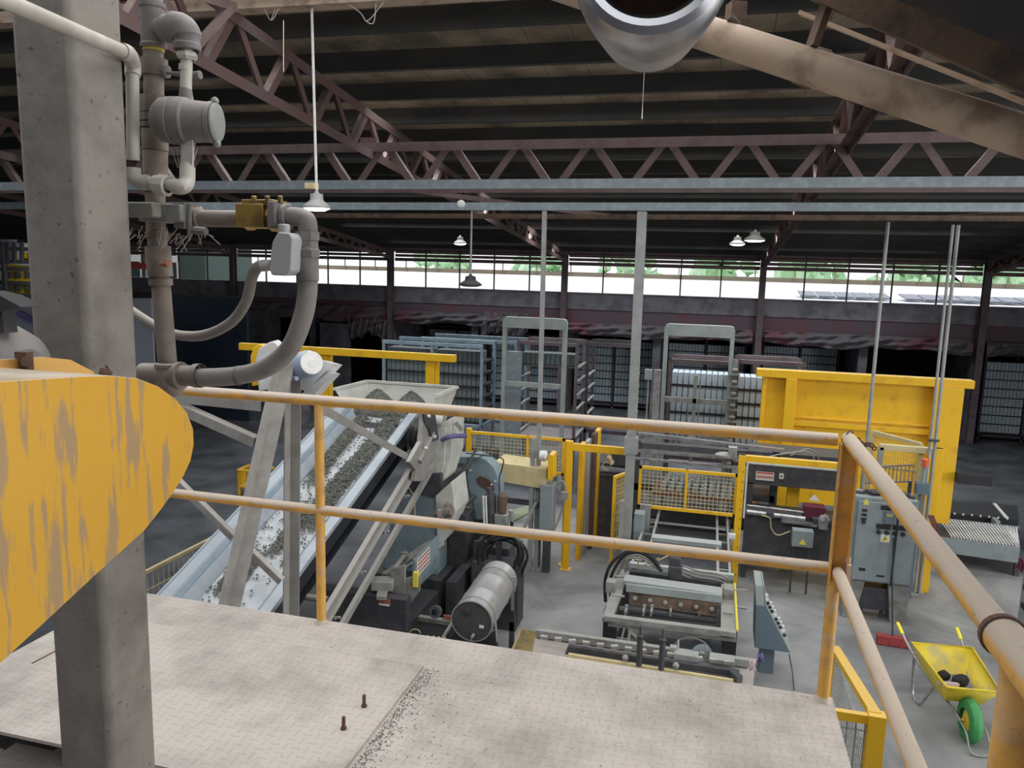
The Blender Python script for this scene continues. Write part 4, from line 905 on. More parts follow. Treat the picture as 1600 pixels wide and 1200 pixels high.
b = B(); b.lathe(mc2, md2, [(-0.02, 0.001), (-0.02, 0.07), (0.0, 0.10), (0.20*kM, 0.103), (0.25*kM, 0.10), (0.28*kM, 0.088), (0.285*kM, 0.001)], 28); b.build('motor_body', M['motorblue'], mo)
b = B(); b.lathe(mc2 + md2*0.284*kM, md2, [(0, 0.085), (0.006, 0.082), (0.008, 0.03), (0.012, 0.028), (0.012, 0.001)], 28); b.build('fan_cover', M['white'], mo)
b = B(); b.box(P(458, 587, Y=5.2), (0.07, 0.05, 0.05), 0.4); b.cyl(P(455, 590, Y=5.12), P(464, 591, Y=5.08), 0.018, n=12); b.build('terminal_box', M['motorblue'], mo)
gb = thing('dark_gear_motor', 'dark rounded gear motor hanging under the top rail left of the yellow post', 'motor', P(470, 650, Y=5.9))
gc = P(455, 640, Y=5.9); gdv = (P(485, 652, Y=5.7) - gc).normalized()
b = B(); b.lathe(gc, gdv, [(-0.04, 0.001), (-0.04, 0.08), (0.02, 0.11), (0.08, 0.11), (0.10, 0.07), (0.14, 0.09), (0.19, 0.09), (0.2, 0.001)], 24); b.build('gear_body', M['machdark'], gb)

# left of the conveyor
b = B(); rp0, rp1 = P(228, 893, X=-4.65), P(330, 842, X=-4.65)
lm = thing('mesh_guard', 'low mesh guard with pale top bar left of the conveyor foot', 'guard', (-4.65, 6, 0))
b.bar(rp0 + V((0, -0.4, 0)), rp1, 0.03, 0.03); b.build('top_bar', M['cream'], lm)
b = B(); b.mesh(rp0.y - .4, 0.35, rp1.y, 0, lambda s_, z: (-4.65, s_, z*0 + (rp0.z - z*3.0) if False else (rp0.z + (rp1.z - rp0.z)*(s_ - rp0.y)/(rp1.y - rp0.y)) - (0.35 - z)*2.2 - 0.02), 0.07, 0.004); b.build('mesh_infill', M['cream'], lm)
b = B()
for yy in (rp0.y - .3, rp1.y): b.bb(-4.67, -4.63, yy - .02, yy + .02, 0, rp0.z + 0.0)
b.build('post', M['cream'], lm)
yc = P(386, 778, Z=0)
cr = thing('yellow_crate', 'small yellow slatted crate on the dark floor left of the conveyor', 'crate', yc)
b = B(); b.box(yc + V((0, .3, 0.15)), (0.5, 0.35, 0.03)); b.build('crate_base', M['yellow'], cr)
b = B()
for k in range(9): b.box(yc + V((-.24 + .06*k, .12, 0.30)), (0.02, 0.02, 0.3))
for k in range(6): b.box(yc + V((-.25, .12 + .07*k, 0.30)), (0.02, 0.02, 0.3))
b.build('slat', M['yellow'], cr)
b = B(); b.box(yc + V((0, .12, 0.46)), (0.52, 0.03, 0.03)); b.box(yc + V((-.25, .3, 0.46)), (0.03, 0.36, 0.03)); b.box(yc + V((.25, .3, 0.46)), (0.03, 0.36, 0.03)); b.build('crate_rim', M['yellow'], cr)
for x in (-.24, .24):
    b = B(); b.box(yc + V((x, .14, 0.07)), (0.04, 0.04, 0.14)); b.build('foot', M['yellow'], cr)

# black sheets and pit covers under the conveyor
b = B(); b.prism([(-3.15, 4.9, 0.02), (-1.9, 4.9, 0.02), (-1.9, 6.9, 0.02), (-3.15, 8.4, 0.02)], (0, 0, 0.02)); solo(b, 'pit_cover', M['blackbelt'], 'black cover sheet on the floor right of the conveyor foot', 'cover')

# ---- press base with sloped sides
pb = thing('press_base', 'blue grey sloped press housing under the white hopper spout', 'machine', (-3.3, 8.6, 0))
b = B(); c = [P(617, 762, Y=8.25), P(680, 772, Y=8.25), P(684, 850, Y=8.25), P(600, 838, Y=8.25)]
b.prism([c[0], c[1], (c[2].x, 8.25, 0.55), (c[3].x, 8.25, 0.55)], (0, 0.7, 0)); b.build('housing', M['machblue'], pb, bevel=0.01)
b = B(); b.prism([P(x, y, Y=8.2) for x, y in ((680, 775), (706, 752), (712, 800), (690, 850), (683, 850))], (0, 0.5, 0)); b.build('pale_side', M['hopper'], pb, bevel=0.008)
b = B(); b.prism([P(x, y, Y=8.22) for x, y in ((640, 745), (688, 740), (690, 770), (676, 776), (636, 768))], (0, 0.5, 0)); b.build('dark_collar', M['machdark'], pb)
b = B(); b.bb(c[3].x - .15, c[2].x + .1, 8.1, 9.1, 0, 0.55); b.build('plinth', M['machdark'], pb)
b = B(); b.cyl(P(692, 800, Y=8.1), P(706, 798, Y=8.1), 0.07, n=16); b.blob(P(686, 802, Y=8.05), 0.06, 8, 0.3); b.blob(P(700, 790, Y=8.1), 0.05, 8, 0.3); b.build('knuckle', M['pipe'], pb)
b = B(); b.tube([P(632, 752, Y=8.0), P(648, 776, Y=8.0), P(648, 812, Y=8.0)], 0.006, 6); b.build('wire', M['cream'], pb)

# ---- round topped blue cover with a rust stain
rc_ = thing('round_cover', 'blue grey round topped machine cover with a brown rust stain', 'machine cover', P(755, 810, Y=9.2))
def D(x, y, Y=9.2): return P(x, y, Y=Y)
b = B(); pl = [(723, 722), (722, 760), (735, 800), (742, 812), (760, 812), (779, 800), (780, 762), (778, 746), (771, 730), (760, 719), (748, 714), (730, 715)]
b.prism([D(*p) for p in pl], (0, 0.25, 0)); b.build('cover_body', M['machblue'], rc_, bevel=0.006)
b = B(); b.prism([D(x, y, 9.195) for x, y in ((744, 748), (750, 744), (757, 746), (764, 750), (770, 756), (773, 764), (770, 770), (763, 771), (757, 764), (750, 760), (745, 754))], (0, 0.003, 0)); b.build('rust_patch', M['rust'], rc_)
b = B(); b.prism([D(x, y, 9.12) for x, y in ((707, 714), (748, 714), (726, 724), (707, 724))], (0, 0.3, 0)); b.build('top_flange', M['machblue'], rc_)
b = B()
for x, y in ((768, 757), (774, 752), (735, 735)): b.cyl(D(x, y, 9.2), D(x, y, 9.17), 0.012, n=8)
b.build('bolt', M['white'], rc_)
b = B(); b.bb(D(735, 800).x, D(775, 800).x, 9.22, 9.42, 0, D(750, 800).z); b.build('pedestal', M['machdark'], rc_)
b = B(); b.tube(spline([D(728, 708, 9.0), D(752, 711, 9.0), D(784, 716, 9.0), D(785, 730, 9.0), D(780, 748, 9.0), D(781, 775, 9.0)], 6), 0.008, 8); b.tube(spline([D(731, 715, 9.05), D(730, 750, 9.05), D(738, 785, 9.05), D(744, 812, 9.0)], 6), 0.007, 6); b.build('cable', M['black'], rc_)
# pistons and filters in front of the cover
hd = thing('hydraulic_pump_group', 'brown cylinders and filter cup standing in front of the round blue cover', 'pump', P(765, 830, Y=8.8))
b = B(); b.tube([P(766, 772, Y=8.8), P(768, 850, Y=8.8)], 0.07, 14); b.tube([P(765, 762, Y=8.8), P(766, 772, Y=8.8)], 0.035, 12); b.build('cylinder', M['machdark'], hd)
b = B(); b.lathe(P(784, 804, Y=8.8), (0, 0, 1), [(0, 0.001), (0, 0.055), (0.15, 0.06), (0.16, 0.065), (0.24, 0.06), (0.27, 0.03), (0.27, 0.001)], 18); b.build('filter_cup', M['brown'], hd)
b = B(); b.box(P(784, 812, Y=8.8), (0.16, 0.14, 0.16)); b.box(P(798, 805, Y=8.9), (0.06, 0.08, 0.14)); b.build('pump_block', M['machgrey'], hd, bevel=0.01)
b = B(); b.tube([P(755, 775, Y=8.7), P(757, 830, Y=8.7)], 0.014, 8); b.tube([P(759, 775, Y=8.7), P(761, 830, Y=8.7)], 0.012, 8); b.build('tie_rod', M['white'], hd)
b = B(); b.bb(P(745, 850, Y=8.8).x, P(800, 850, Y=8.8).x, 8.65, 9.0, 0, P(768, 848, Y=8.8).z); b.build('base', M['machdark'], hd)
b = B(); b.tube([P(700, 762, Y=8.75), P(730, 728, Y=8.9), P(745, 700, Y=9.0)], [0.03, 0.025, 0.012], 10)
solo(b, 'hydraulic_ram', M['machdark'], 'dark slanting ram between the spout and the yellow mesh fence', 'ram')
b = B()
for k in range(9):
    a = random.Random(k); b.box(P(708 + (k % 4)*6, 775 + (k//4)*10, Y=8.7), (a.uniform(.05, .12), .1, a.uniform(.04, .1)), a.uniform(-.5, .5))
b.tube([P(705, 812, Y=8.4), P(742, 775, Y=9.0)], 0.03, 8)
b.bb(P(705, 800, Y=8.7).x, P(733, 800, Y=8.7).x, 8.6, 8.9, 0, P(715, 800, Y=8.7).z)
solo(b, 'valve_stack', M['machdark'], 'dark clutter of valves between the press base and the round cover', 'machine part', bevel=0.004)

# ---- pallet feed rails with stickers
fr = thing('pallet_feed_table', 'grey pallet feed table with slide rails and faded red white sticker left of the drum', 'machine', (-3.0, 7.4, 0))
def S(x, y, Z=0.95): return P(x, y, Z=Z)
b = B(); b.bar(S(602, 900), S(688, 838), 0.10, 0.05); b.bar(S(625, 893, 1.0), S(690, 852, 1.0), 0.035, 0.035); b.build('slide_rail', M['machgrey'], fr, bevel=0.004)
b = B(); b.tube([S(610, 898, 1.02), S(632, 868, 1.04)], 0.03, 10); b.blob(S(632, 868, 1.04), 0.05, 8, 0.2); b.tube([S(652, 880, 1.03), S(692, 850, 1.03)], 0.028, 10); b.build('cylinder', M['machgrey'], fr)
b = B(); c0, c1 = P(646, 880, Y=7.2), P(684, 845, Y=7.9)
b.prism([c0 + V((0.02, 0, 0.04)), c1 + V((0.02, 0, 0.06)), (c1.x + .02, c1.y, c1.z - .30), (c0.x + .02, c0.y, c0.z - .30)], (-0.03, 0, 0)); b.build('side_plate', M['machblue'], fr)
b = B(); n_ = V((0.03, -0.01, 0))
cc = [c0.lerp(c1, 0.05), c0.lerp(c1, 0.55)]
b.prism([cc[0] + V((0.028, 0, 0.02)), cc[1] + V((0.028, 0, 0.05)), cc[1] + V((0.028, 0, -0.14)), cc[0] + V((0.028, 0, -0.17))], (-0.004, 0, 0)); b.build('sticker', M['whitesticker'], fr)
b = B()
for k in range(4):
    z = 0.015 - 0.045*k
    b.prism([cc[0] + V((0.031, 0.02, z)), cc[1] + V((0.031, -0.02, z + .02)), cc[1] + V((0.031, -0.02, z)), cc[0] + V((0.031, 0.02, z - .02))], (-0.002, 0, 0))
b.build('sticker_print', M['orangered'], fr)
b = B(); b.box(P(650, 905, Y=6.95), (0.05, 0.05, 0.15)); b.build('yellow_tab', M['warn'], fr)
b = B(); b.prism([P(x, y, Y=6.9) for x, y in ((610, 890), (632, 884), (632, 958), (618, 960))], (0, 0.04, 0)); b.prism([P(x, y, Y=6.95) for x, y in ((632, 905), (655, 900), (655, 925), (632, 955))], (0, 0.04, 0)); b.build('end_plate', M['machgrey'], fr)
b = B(); b.box(P(598, 912, Y=6.85), (0.22, 0.16, 0.10), 0.3); b.box(P(598, 925, Y=6.8), (0.10, 0.3, 0.05), 0.3); b.build('clamp_head', M['machgrey'], fr, bevel=0.01)
q = P(600, 945, Y=6.7); b = B(); b.box(q + V((-.25, 0.08, -.1)), (0.95, 0.14, 0.34)); b.build('dark_side_beam', M['machdark'], fr)
b = B(); b.box(q + V((0, 0.005, 0.03)), (0.13, 0.004, 0.07)); b.build('faded_label', M['orangered'], fr)
b = B(); b.box(q + V((0, 0.0, 0.0)), (0.11, 0.004, 0.02)); b.build('label_text_strip', M['whitesticker'], fr)
b = B(); b.bb(-3.5, -2.85, 6.85, 7.95, 0.0, 0.5); b.build('base', M['machdark'], fr)
b = B(); b.bar((-2.72, 8.0, 0.3), (-2.72, 9.2, 0.3), 0.12, 0.6); b.build('rear_beam', M['machdark'], fr)
b = B(); b.tube([P(655, 925, Z=.35), P(690, 880, Z=.35)], 0.03, 10)
for k in range(4): b.cyl(P(654 + k*9, 922 - 12*k, Z=.35), P(654 + k*9, 910 - 12*k, Z=.35), 0.03, n=8)
b.build('roller_bracket', M['machdark'], fr)
# lower frame beside the drum
lf = thing('floor_frame', 'grey flat bar frame on the dark pit by the deck edge left of the drum', 'frame', P(640, 980, Z=.3))
b = B(); b.bar(P(585, 955, Z=.45), P(720, 975, Z=.45), 0.06, 0.05); b.bar(P(640, 950, Z=.47), P(600, 1010, Z=.47), 0.11, 0.05); b.bar(P(712, 965, Z=.45), P(685, 1010, Z=.45), 0.03, 0.04); b.build('flat_bar', M['machgrey'], lf)
b = B(); b.prism([P(x, y, Z=.42) for x, y in ((590, 960), (715, 978), (690, 1020), (580, 1005))], (0, 0, -0.38)); b.build('box_body', M['black'], lf)
b = B(); b.tube(arc(P(648, 992, Z=.46), 0.06, 20, 200, 12, (1, 0.2, 0), (0, 0.3, 0.9)), 0.006, 6)
for k in range(4): b.blob(P(668 + 9*k, 995 + k, Z=.46), 0.02, 6, 0.3)
b.build('wire_loop', M['cream'], lf)
b = B(); b.box(P(700, 965, Z=.5), (0.1, 0.02, 0.05)); b.build('faded_label', M['orangered'], lf)
b = B(); b.lathe(P(682, 955, Y=6.6), (0, -1, 0.2), [(0, 0.03), (0, 0.06), (0.05, 0.06), (0.05, 0.03)], 20); b.build('ring_eye', M['machdark'], lf)

# ---- drum
dr = thing('steel_drum', 'pale galvanised drum lying on its side with dark end near the deck edge', 'drum', (-2.35, 7.6, 0.1))
d0 = P(737, 971, Y=6.75); d1 = P(779, 908, Y=7.75); d1.z = d0.z + 0.03
dd = (d1 - d0).normalized(); Ld = (d1 - d0).length; R_ = 0.205
b = B(); b.lathe(d0, dd, [(0.0, R_*.97), (0, R_*1.03), (0.012, R_*1.03), (0.014, R_), (Ld*.30, R_), (Ld*.32, R_*1.03), (Ld*.34, R_), (Ld*.64, R_), (Ld*.66, R_*1.03), (Ld*.68, R_), (Ld*.98, R_), (Ld, R_*1.02), (Ld, 0.001)], 40); b.build('drum_shell', M['drum'], dr)
b = B(); b.lathe(d0 + dd*0.012, dd, [(0, 0.001), (0, R_*.975), (0.01, R_*.975)], 40); b.build('drum_end', M['drumend'], dr)
uu, vv = frame_for(dd)
b = B(); c = d0 + V((-0.055, 0, 0.10)); b.lathe(c, -dd, [(0, 0.036), (0.01, 0.036), (0.012, 0.028), (0.014, 0.001)], 16); b.build('large_bung', M['machdark'], dr)
b = B(); c = d0 + V((0.02, 0, -0.135)); b.lathe(c, -dd, [(-.005, 0.015), (0.05, 0.013), (0.055, 0.001)], 12); b.box(c - dd*0.06 + V((0, 0, -0.02)), (0.012, 0.012, 0.07)); b.build('drain_tap', M['machgrey'], dr)
b = B(); c = d0 + V((0.10, 0.0, -0.04)); b.box(c, (0.045, 0.008, 0.028)); b.build('tag', M['whitesticker'], dr)
b = B(); b.lathe(d0 + dd*0.10, dd, [(0, R_*1.01), (0, R_*1.025), (0.02, R_*1.025), (0.02, R_*1.01)], 40); b.lathe(d0 + dd*(Ld*.82), dd, [(0, R_*1.01), (0, R_*1.025), (0.02, R_*1.025), (0.02, R_*1.01)], 40); b.build('strap', M['machgrey'], dr)
b = B(); c = d0 + dd*0.1 + V((R_*1.02, 0, 0)); b.bar(c, c + V((0.03, -0.02, -0.22)), 0.02, 0.008); c = d0 + dd*(Ld*.82) + V((R_*1.0, 0, 0.05)); b.box(c, (0.06, 0.02, 0.16)); b.bar(c, c + V((0.0, 0, -0.3)), 0.03, 0.008); b.build('strap_bracket', M['machgrey'], dr)
b = B()
for t in (0.15, 0.85):
    c = d0 + dd*(Ld*t); b.prism([c + V((-.2, 0, -.12)), c + V((-.16, 0, -.19)), c + V((.16, 0, -.19)), c + V((.2, 0, -.12)), c + V((.24, 0, -.5)), c + V((-.24, 0, -.5))], (0, 0.05, 0))
    b.bb(c.x - .22, c.x - .17, c.y, c.y + .05, 0, c.z - .4); b.bb(c.x + .17, c.x + .22, c.y, c.y + .05, 0, c.z - .4)
b.build('cradle', M['machdark'], dr)

# ---- cream guard with motor
cg = thing('cream_guard', 'cream painted long guard box behind the round cover with a grey motor at its end', 'guard', P(820, 765, Y=10.0))
b = B(); b.prism([P(x, y, Y=10.0) for x, y in ((772, 722), (853, 733), (853, 765), (778, 752))], (0, 0.5, 0)); b.build('guard_box', M['cream'], cg, bevel=0.006)
b = B(); b.prism([P(x, y, Y=9.95) for x, y in ((858, 710), (864, 712), (864, 748), (861, 751), (856, 748), (856, 714))], (0, 0.25, 0)); b.build('end_plate', M['yellow'], cg)
b = B(); b.lathe(P(846, 712, Y=10.0), (1, 0, 0), [(-.02, 0.001), (-.02, 0.07), (0.06, 0.075), (0.075, 0.06), (0.09, 0.001)], 20); b.build('motor', M['white'], cg)
b = B(); 
for x in (785, 845): q = P(x, 760, Y=10.3); b.bb(q.x - .03, q.x + .03, 10.2, 10.3, 0, q.z)
b.bar(P(780, 780, Y=10.1), P(845, 788, Y=10.1), 0.1, 0.05); b.build('stand', M['machdark'], cg)
b = B(); b.prism([P(x, y, Z=.62) for x, y in ((792, 800), (835, 785), (845, 792), (800, 815))], (0, 0, -0.02)); cgp = solo(b, 'green_tray', mat('pale_green_mat', (0.30, 0.34, 0.24), 0.8), 'pale green sloping tray left of the grey electrical boxes', 'tray')
for p in ((800, 803), (838, 790)):
    q = P(*p, Z=.6); b = B(); b.bb(q.x - .02, q.x + .02, q.y - .02, q.y + .02, 0, .6); b.build('leg', M['machdark'], cgp)
b = B(); b.bar(P(806, 850, Z=.5), P(838, 785, Z=1.0), 0.04, 0.03); b.bar(P(790, 888, Z=.03), P(806, 850, Z=.5), 0.04, 0.03); solo(b, 'inclined_rail', M['machgrey'], 'pale inclined bar by the foot of the thin pole right of the hoses', 'bar')

# poles between floor and beams
def pole(x0, x1, y0, Y, w, label, zt=4.85, extra=None, name='vertical_post', r=None, xb=None):
    t = thing(name, label, 'post', (x0, Y, 0))
    b = B()
    if r: b.tube([(x0, Y, 0), (x1, Y, zt)], r, 12)
    else: b.bar((x0, Y, 0), (x1, Y, zt), w, w, up=(0, 1, 0))
    b.build('shaft', M['galvpost'], t)
    b = B(); b.box((x0, Y, 0.006), (w*2.2 if not r else .1, w*2.2 if not r else .1, 0.012)); b.build('base_plate', M['galvpost'], t)
    return t
pa = pole(-2.19, -2.227, 0, 10.12, 0.055, 'thin grey post in front of the left lifting portal', zt=4.92)
b = B(); q = P(836, 760, Y=10.05); b.bb(q.x - .075, q.x - .015, 10.03, 10.09, 0, P(836, 685, Y=10.05).z); b.build('lower_stub', M['galvpost'], pa)
pb_ = pole(-0.95, -0.958, 0, 10.10, 0.115, 'wide grey box post left of the right lifting portal', zt=4.92)
b = B(); b.box((-0.95, 10.1, 1.9), (0.17, 0.15, 0.22)); b.box((-1.02, 10.05, 0.85), (0.06, 0.10, 0.6)); b.build('splice_plate', M['galvpost'], pb_)
b = B(); b.box((-0.885, 10.06, 2.2), (0.03, 0.03, 0.12)); b.build('red_tape', M['orangered'], pb_)
pole(1.99, 1.988, 0, 10.5, 0, 'thin pale conduit post in front of the middle of the yellow enclosure', r=0.022)
pc = pole(2.83, 2.81, 0, 10.9, 0, 'left one of the two close conduit posts before the yellow enclosure', r=0.018)
pole(2.90, 2.885, 0, 10.95, 0, 'right one of the two close conduit posts before the yellow enclosure', r=0.022)
b = B(); b.tube([P(1450, 688, Y=10.85), P(1468, 688, Y=10.85)], 0.012, 8); b.box((2.86, 10.9, P(1458, 688, Y=10.9).z), (0.12, 0.04, 0.03)); b.build('pipe_clip', M['machdark'], pc)
# grey electrical boxes by the left post
eb = thing('electrical_box', 'grey upright electrical box right of the thin grey post foot', 'box', P(853, 830, Y=10.1))
b = B(); c = P(855, 800, Y=10.05); b.bb(c.x - .09, c.x + .09, 9.95, 10.2, 0.55, 1.28); b.build('box_body', M['cab'], eb, bevel=0.008)
b = B(); b.bb(c.x - .05, c.x + .05, 10.05, 10.15, 0, 0.55); b.build('pedestal', M['machdark'], eb)
b = B(); b.tube(spline([(c.x + .12, 10.0, 1.25), (c.x + .2, 10.0, 1.35), (c.x + .26, 10.0, 1.2), (c.x + .2, 10.0, .9), (c.x + .1, 10, .6)], 6), 0.012, 8); b.box((c.x + .24, 10.0, 1.15), (0.09, 0.06, 0.10)); b.build('conduit', M['machgrey'], eb)
eb2 = thing('electrical_box', 'small blue grey box at the foot of the wide box post', 'box', P(998, 850, Y=10.2))
c = P(999, 830, Y=10.2); b = B(); b.bb(c.x - .08, c.x + .06, 10.15, 10.35, 0.25, 0.95); b.build('box_body', M['cab'], eb2, bevel=0.008)
b = B(); b.bb(c.x - .02, c.x + .12, 10.36, 10.42, 0.0, 1.02); b.build('back_board', M['machgrey'], eb2)

# hoses in arcs
def hose_bundle(name, pts_list, r, label, base=None):
    t = thing(name, label, 'hoses', base)
    for pts in pts_list:
        b = B(); b.tube(spline(pts, 7), r, 10); b.build('hose', M['black'] if r > 0.012 else M['hose'], t)
    return t
hb = hose_bundle('hydraulic_hoses', [[P(x + dx, y + dy, Y=8.3 + .05*k) for x, y in ((748, 880), (750, 855), (762, 836), (785, 832), (805, 842), (812, 860), (806, 878), (800, 895))] for k, (dx, dy) in enumerate(((0, 0), (6, 6), (-2, 3), (12, 10), (3, 12)))], 0.016, 'black hydraulic hoses arching above the drum beside the round cover', P(780, 890, Y=8.3))
b = B(); q = P(752, 880, Y=8.3); b.bb(q.x - .12, q.x + .45, 8.3, 8.6, 0, q.z); 
for x in (745, 757, 780, 812):
    e = P(x, 845, Y=8.45); b.bb(e.x - .03, e.x + .03, 8.42, 8.48, 0, e.z)
b.build('manifold', M['machdark'], hb)
# ================================================================== FENCES, RACKS, RIGHT-HAND MACHINES
def fence_panel(name, label, x0, x1, Y, z0, z1, mids=(0.5,), posts=None, slope=0.0):
    t = thing(name, label, 'fence', ((x0 + x1)/2, Y, 0))
    b = B(); b.bb(x0, x1, Y - .02, Y + .02, z1 - .04, z1); b.bb(x0, x1, Y - .02, Y + .02, z0, z0 + .04); b.bb(x0, x0 + .035, Y - .02, Y + .02, z0, z1); b.bb(x1 - .035, x1, Y - .02, Y + .02, z0, z1)
    for m in mids: xm = x0 + (x1 - x0)*m; b.bb(xm - .016, xm + .016, Y - .018, Y + .018, z0, z1)
    b.build('frame', M['yellow'], t, smooth=False)
    b = B(); b.mesh(x0 + .03, z0 + .03, x1 - .03, z1 - .03, lambda x, z: (x, Y, z), 0.055, 0.0035); b.build('mesh_infill', M['cream'], t)
    for xp, zt, w_ in (posts or ()):
        b = B(); b.bb(xp - w_/2, xp + w_/2, Y - w_/2, Y + w_/2, 0, zt); b.bb(xp - w_*.8, xp + w_*.8, Y - w_*.8, Y + w_*.8, 0, 0.015); b.build('post', M['yellow'], t, smooth=False)
    return t
fence_panel('mesh_fence', 'yellow mesh fence panel behind the cream guard and round cover', -3.36, -1.93, 10.6, 1.26, 1.80, (0.62,), ((-3.36, 1.84, 0.07),))
gt = thing('gate_frame', 'tall yellow gate frame with open passage left of the wide box post', 'gate frame', (-1.8, 10.3, 0))
for (xa, Y_, zt, w_) in ((-1.80, 10.27, 1.85, 0.085), (-1.86, 10.42, 1.82, 0.05)):
    b = B(); b.bb(xa - w_/2, xa + w_/2, Y_ - .04, Y_ + .04, 0, zt); b.bb(xa - .07, xa + .07, Y_ - .07, Y_ + .07, 0, .012); b.build('post', M['yellow'], gt, smooth=False, bevel=0.004)
b = B(); b.bb(-1.80, -1.0, 10.24, 10.30, 1.72, 1.82); b.build('top_beam', M['yellow'], gt, bevel=0.004)
b = B()
for k in range(9): b.box((-1.845, 10.26, 0.3 + 0.18*k), (0.012, 0.02, 0.012))
b.build('bolt', M['rust'], gt)
g2 = thing('folded_gate', 'yellow and brown folded gate leaves standing edge on behind the gate frame post', 'gate', (-1.6, 11, 0))
for (x, y, zt, m_) in ((-1.70, 10.75, 1.72, 'yellow'), (-1.66, 11.0, 1.72, 'galvpost'), (-1.60, 11.25, 1.78, 'rust'), (-1.58, 11.45, 1.80, 'yellow')):
    b = B(); b.bb(x - .03, x + .03, y - .12, y + .12, 0, zt); b.build('gate_leaf', M[m_], g2, bevel=0.006)
og = thing('open_gate_leaf', 'yellow mesh gate leaf standing open beside the wide box post', 'gate', (-1.1, 10.6, 0))
a0, a1 = V((-1.20, 10.57, 0)), V((-1.02, 10.95, 0))
def GL(s_, z): return a0.lerp(a1, s_) + V((0, 0, z))
b = B()
for s_ in (0, 1): b.bar(GL(s_, 0.02 if s_ == 0 else .5), GL(s_, 1.33), 0.04, 0.04, up=(1, 0, 0))
b.bar(GL(0, 1.31), GL(1, 1.31), 0.04, 0.04); b.bar(GL(0, .38), GL(1, .38), 0.04, 0.04); b.build('frame', M['yellow'], og, smooth=False)
b = B(); b.mesh(0, .4, 1, 1.3, lambda s_, z: GL(s_, z), 0.125, 0.004)
b.mesh(0, .4, 1, 1.3, lambda s_, z: GL(s_, z), 0.06, 0.003); b.build('mesh_infill', M['cream'], og)
fence_panel('mesh_fence', 'yellow mesh fence panel right of the wide box post before the gear stacks', -0.86, 0.45, 10.5, 0.94, 1.53, (0.49,))
yg = thing('yellow_post_frame', 'yellow post and lintel frame right of the middle mesh panel', 'frame', (0.48, 10.5, 0))  # plain yellow post and lintel frame in the fence line
b = B(); b.bb(0.44, 0.53, 10.45, 10.55, 0, 1.80); b.build('post', M['yellow'], yg, bevel=0.004)
b = B(); b.bb(0.44, 1.72, 10.46, 10.54, 1.72, 1.80); b.build('top_beam', M['yellow'], yg, bevel=0.004)
b = B(); b.bb(0.545, 0.565, 10.44, 10.47, 0.95, 1.72); b.build('white_strip', M['white'], yg)
b = B()
for k in range(12): b.box((0.505, 10.445, 0.15 + 0.13*k), (0.012, 0.012, 0.012))
b.build('bolt', M['rust'], yg)
yr = thing('yellow_post_frame', 'yellow post frame behind the grey control cabinet with a red lamp beside it', 'frame', (2.95, 11, 0))
b = B(); b.bb(2.90, 3.02, 10.99, 11.09, 0, 1.98); b.build('post', M['yellow'], yr, bevel=0.004)
b = B(); b.bb(2.25, 3.02, 11.0, 11.08, 1.90, 1.98); b.build('top_beam', M['cream'], yr, bevel=0.004)
b = B(); b.bb(2.24, 2.30, 11.0, 11.07, 1.4, 1.94); b.build('short_post', M['galvpost'], yr); b = B(); b.bb(1.84, 1.92, 10.95, 11.03, 0, 1.86); b.build('post', M['yellow'], yr)
# far right light mesh fence behind the rail corner
f3 = thing('mesh_fence', 'pale yellow angled mesh screen before the yellow enclosure at right', 'fence', (2.3, 11.3, 0))
c = [P(1364, 675, Y=11.6), P(1440, 695, Y=11.1), P(1436, 790, Y=11.1), P(1364, 790, Y=11.6)]
b = B(); b.bar(c[0], c[1], 0.05, 0.05); b.bar(c[0], (c[0].x, c[0].y, 0), 0.06, 0.05, up=(1, 0, 0)); b.bar(c[1], (c[1].x, c[1].y, 0), 0.06, 0.05, up=(1, 0, 0)); b.bar(c[0].lerp(c[3], .45), c[1].lerp(c[2], .45), 0.03, 0.03); b.build('frame', M['cream'], f3)
b = B(); b.mesh(0, 0, 1, 1, lambda s_, z: c[0].lerp(c[1], s_).lerp(c[3].lerp(c[2], s_), z), 0.06, 0.003); b.build('mesh_infill', M['cream'], f3)
b = B(); q0, q1 = P(1345, 755, Y=10.9), P(1425, 752, Y=10.9)
for k in range(14):
    q = q0.lerp(q1, k/13); b.tube([q, q + V((0, 0, 0.22))], 0.006, 6)
b.bar(q0 + V((0, 0, .22)), q1 + V((0, 0, .22)), 0.02, 0.02); b.bar(q0, q1, 0.02, 0.02)
bk = solo(b, 'wire_basket', M['pipe'], 'rusty wire basket standing behind the top of the control cabinet', 'basket')
b = B(); b.bb(q0.x, q0.x + .04, 10.88, 10.92, 0, q0.z); b.bb(q1.x - .04, q1.x, 10.88, 10.92, 0, q1.z); b.build('stand', M['machdark'], bk)
# yellow enclosure
ye = thing('yellow_enclosure', 'large yellow steel enclosure wall right of the paver stack', 'enclosure', (2.3, 12.6, 0))
b = B(); b.bb(0.80, 3.60, 12.62, 12.66, 0.62, 2.62); b.build('wall_panel', M['yellow'], ye, smooth=False)
b = B(); b.bb(0.70, 3.74, 12.50, 12.70, 2.60, 2.72); b.build('top_flange', M['yellow'], ye, bevel=0.006)
b = B(); b.bb(1.14, 1.30, 12.48, 12.62, 0, 2.60); b.bb(0.80, 0.86, 12.55, 12.62, .62, 2.6); b.build('stiffener_post', M['yellow'], ye, bevel=0.005)
b = B(); b.bb(3.22, 3.60, 12.45, 12.62, 0.55, 2.60); b.build('side_box', M['yellow'], ye, bevel=0.005)
b = B(); b.bb(1.30, 3.22, 12.56, 12.62, 1.86, 1.94); b.bb(1.30, 3.22, 12.58, 12.62, 1.98, 2.0); b.build('rib', M['yellow'], ye, bevel=0.003)
b = B(); b.bb(3.60, 4.05, 12.3, 12.45, 1.22, 1.36); b.build('black_arm', M['black'], ye)
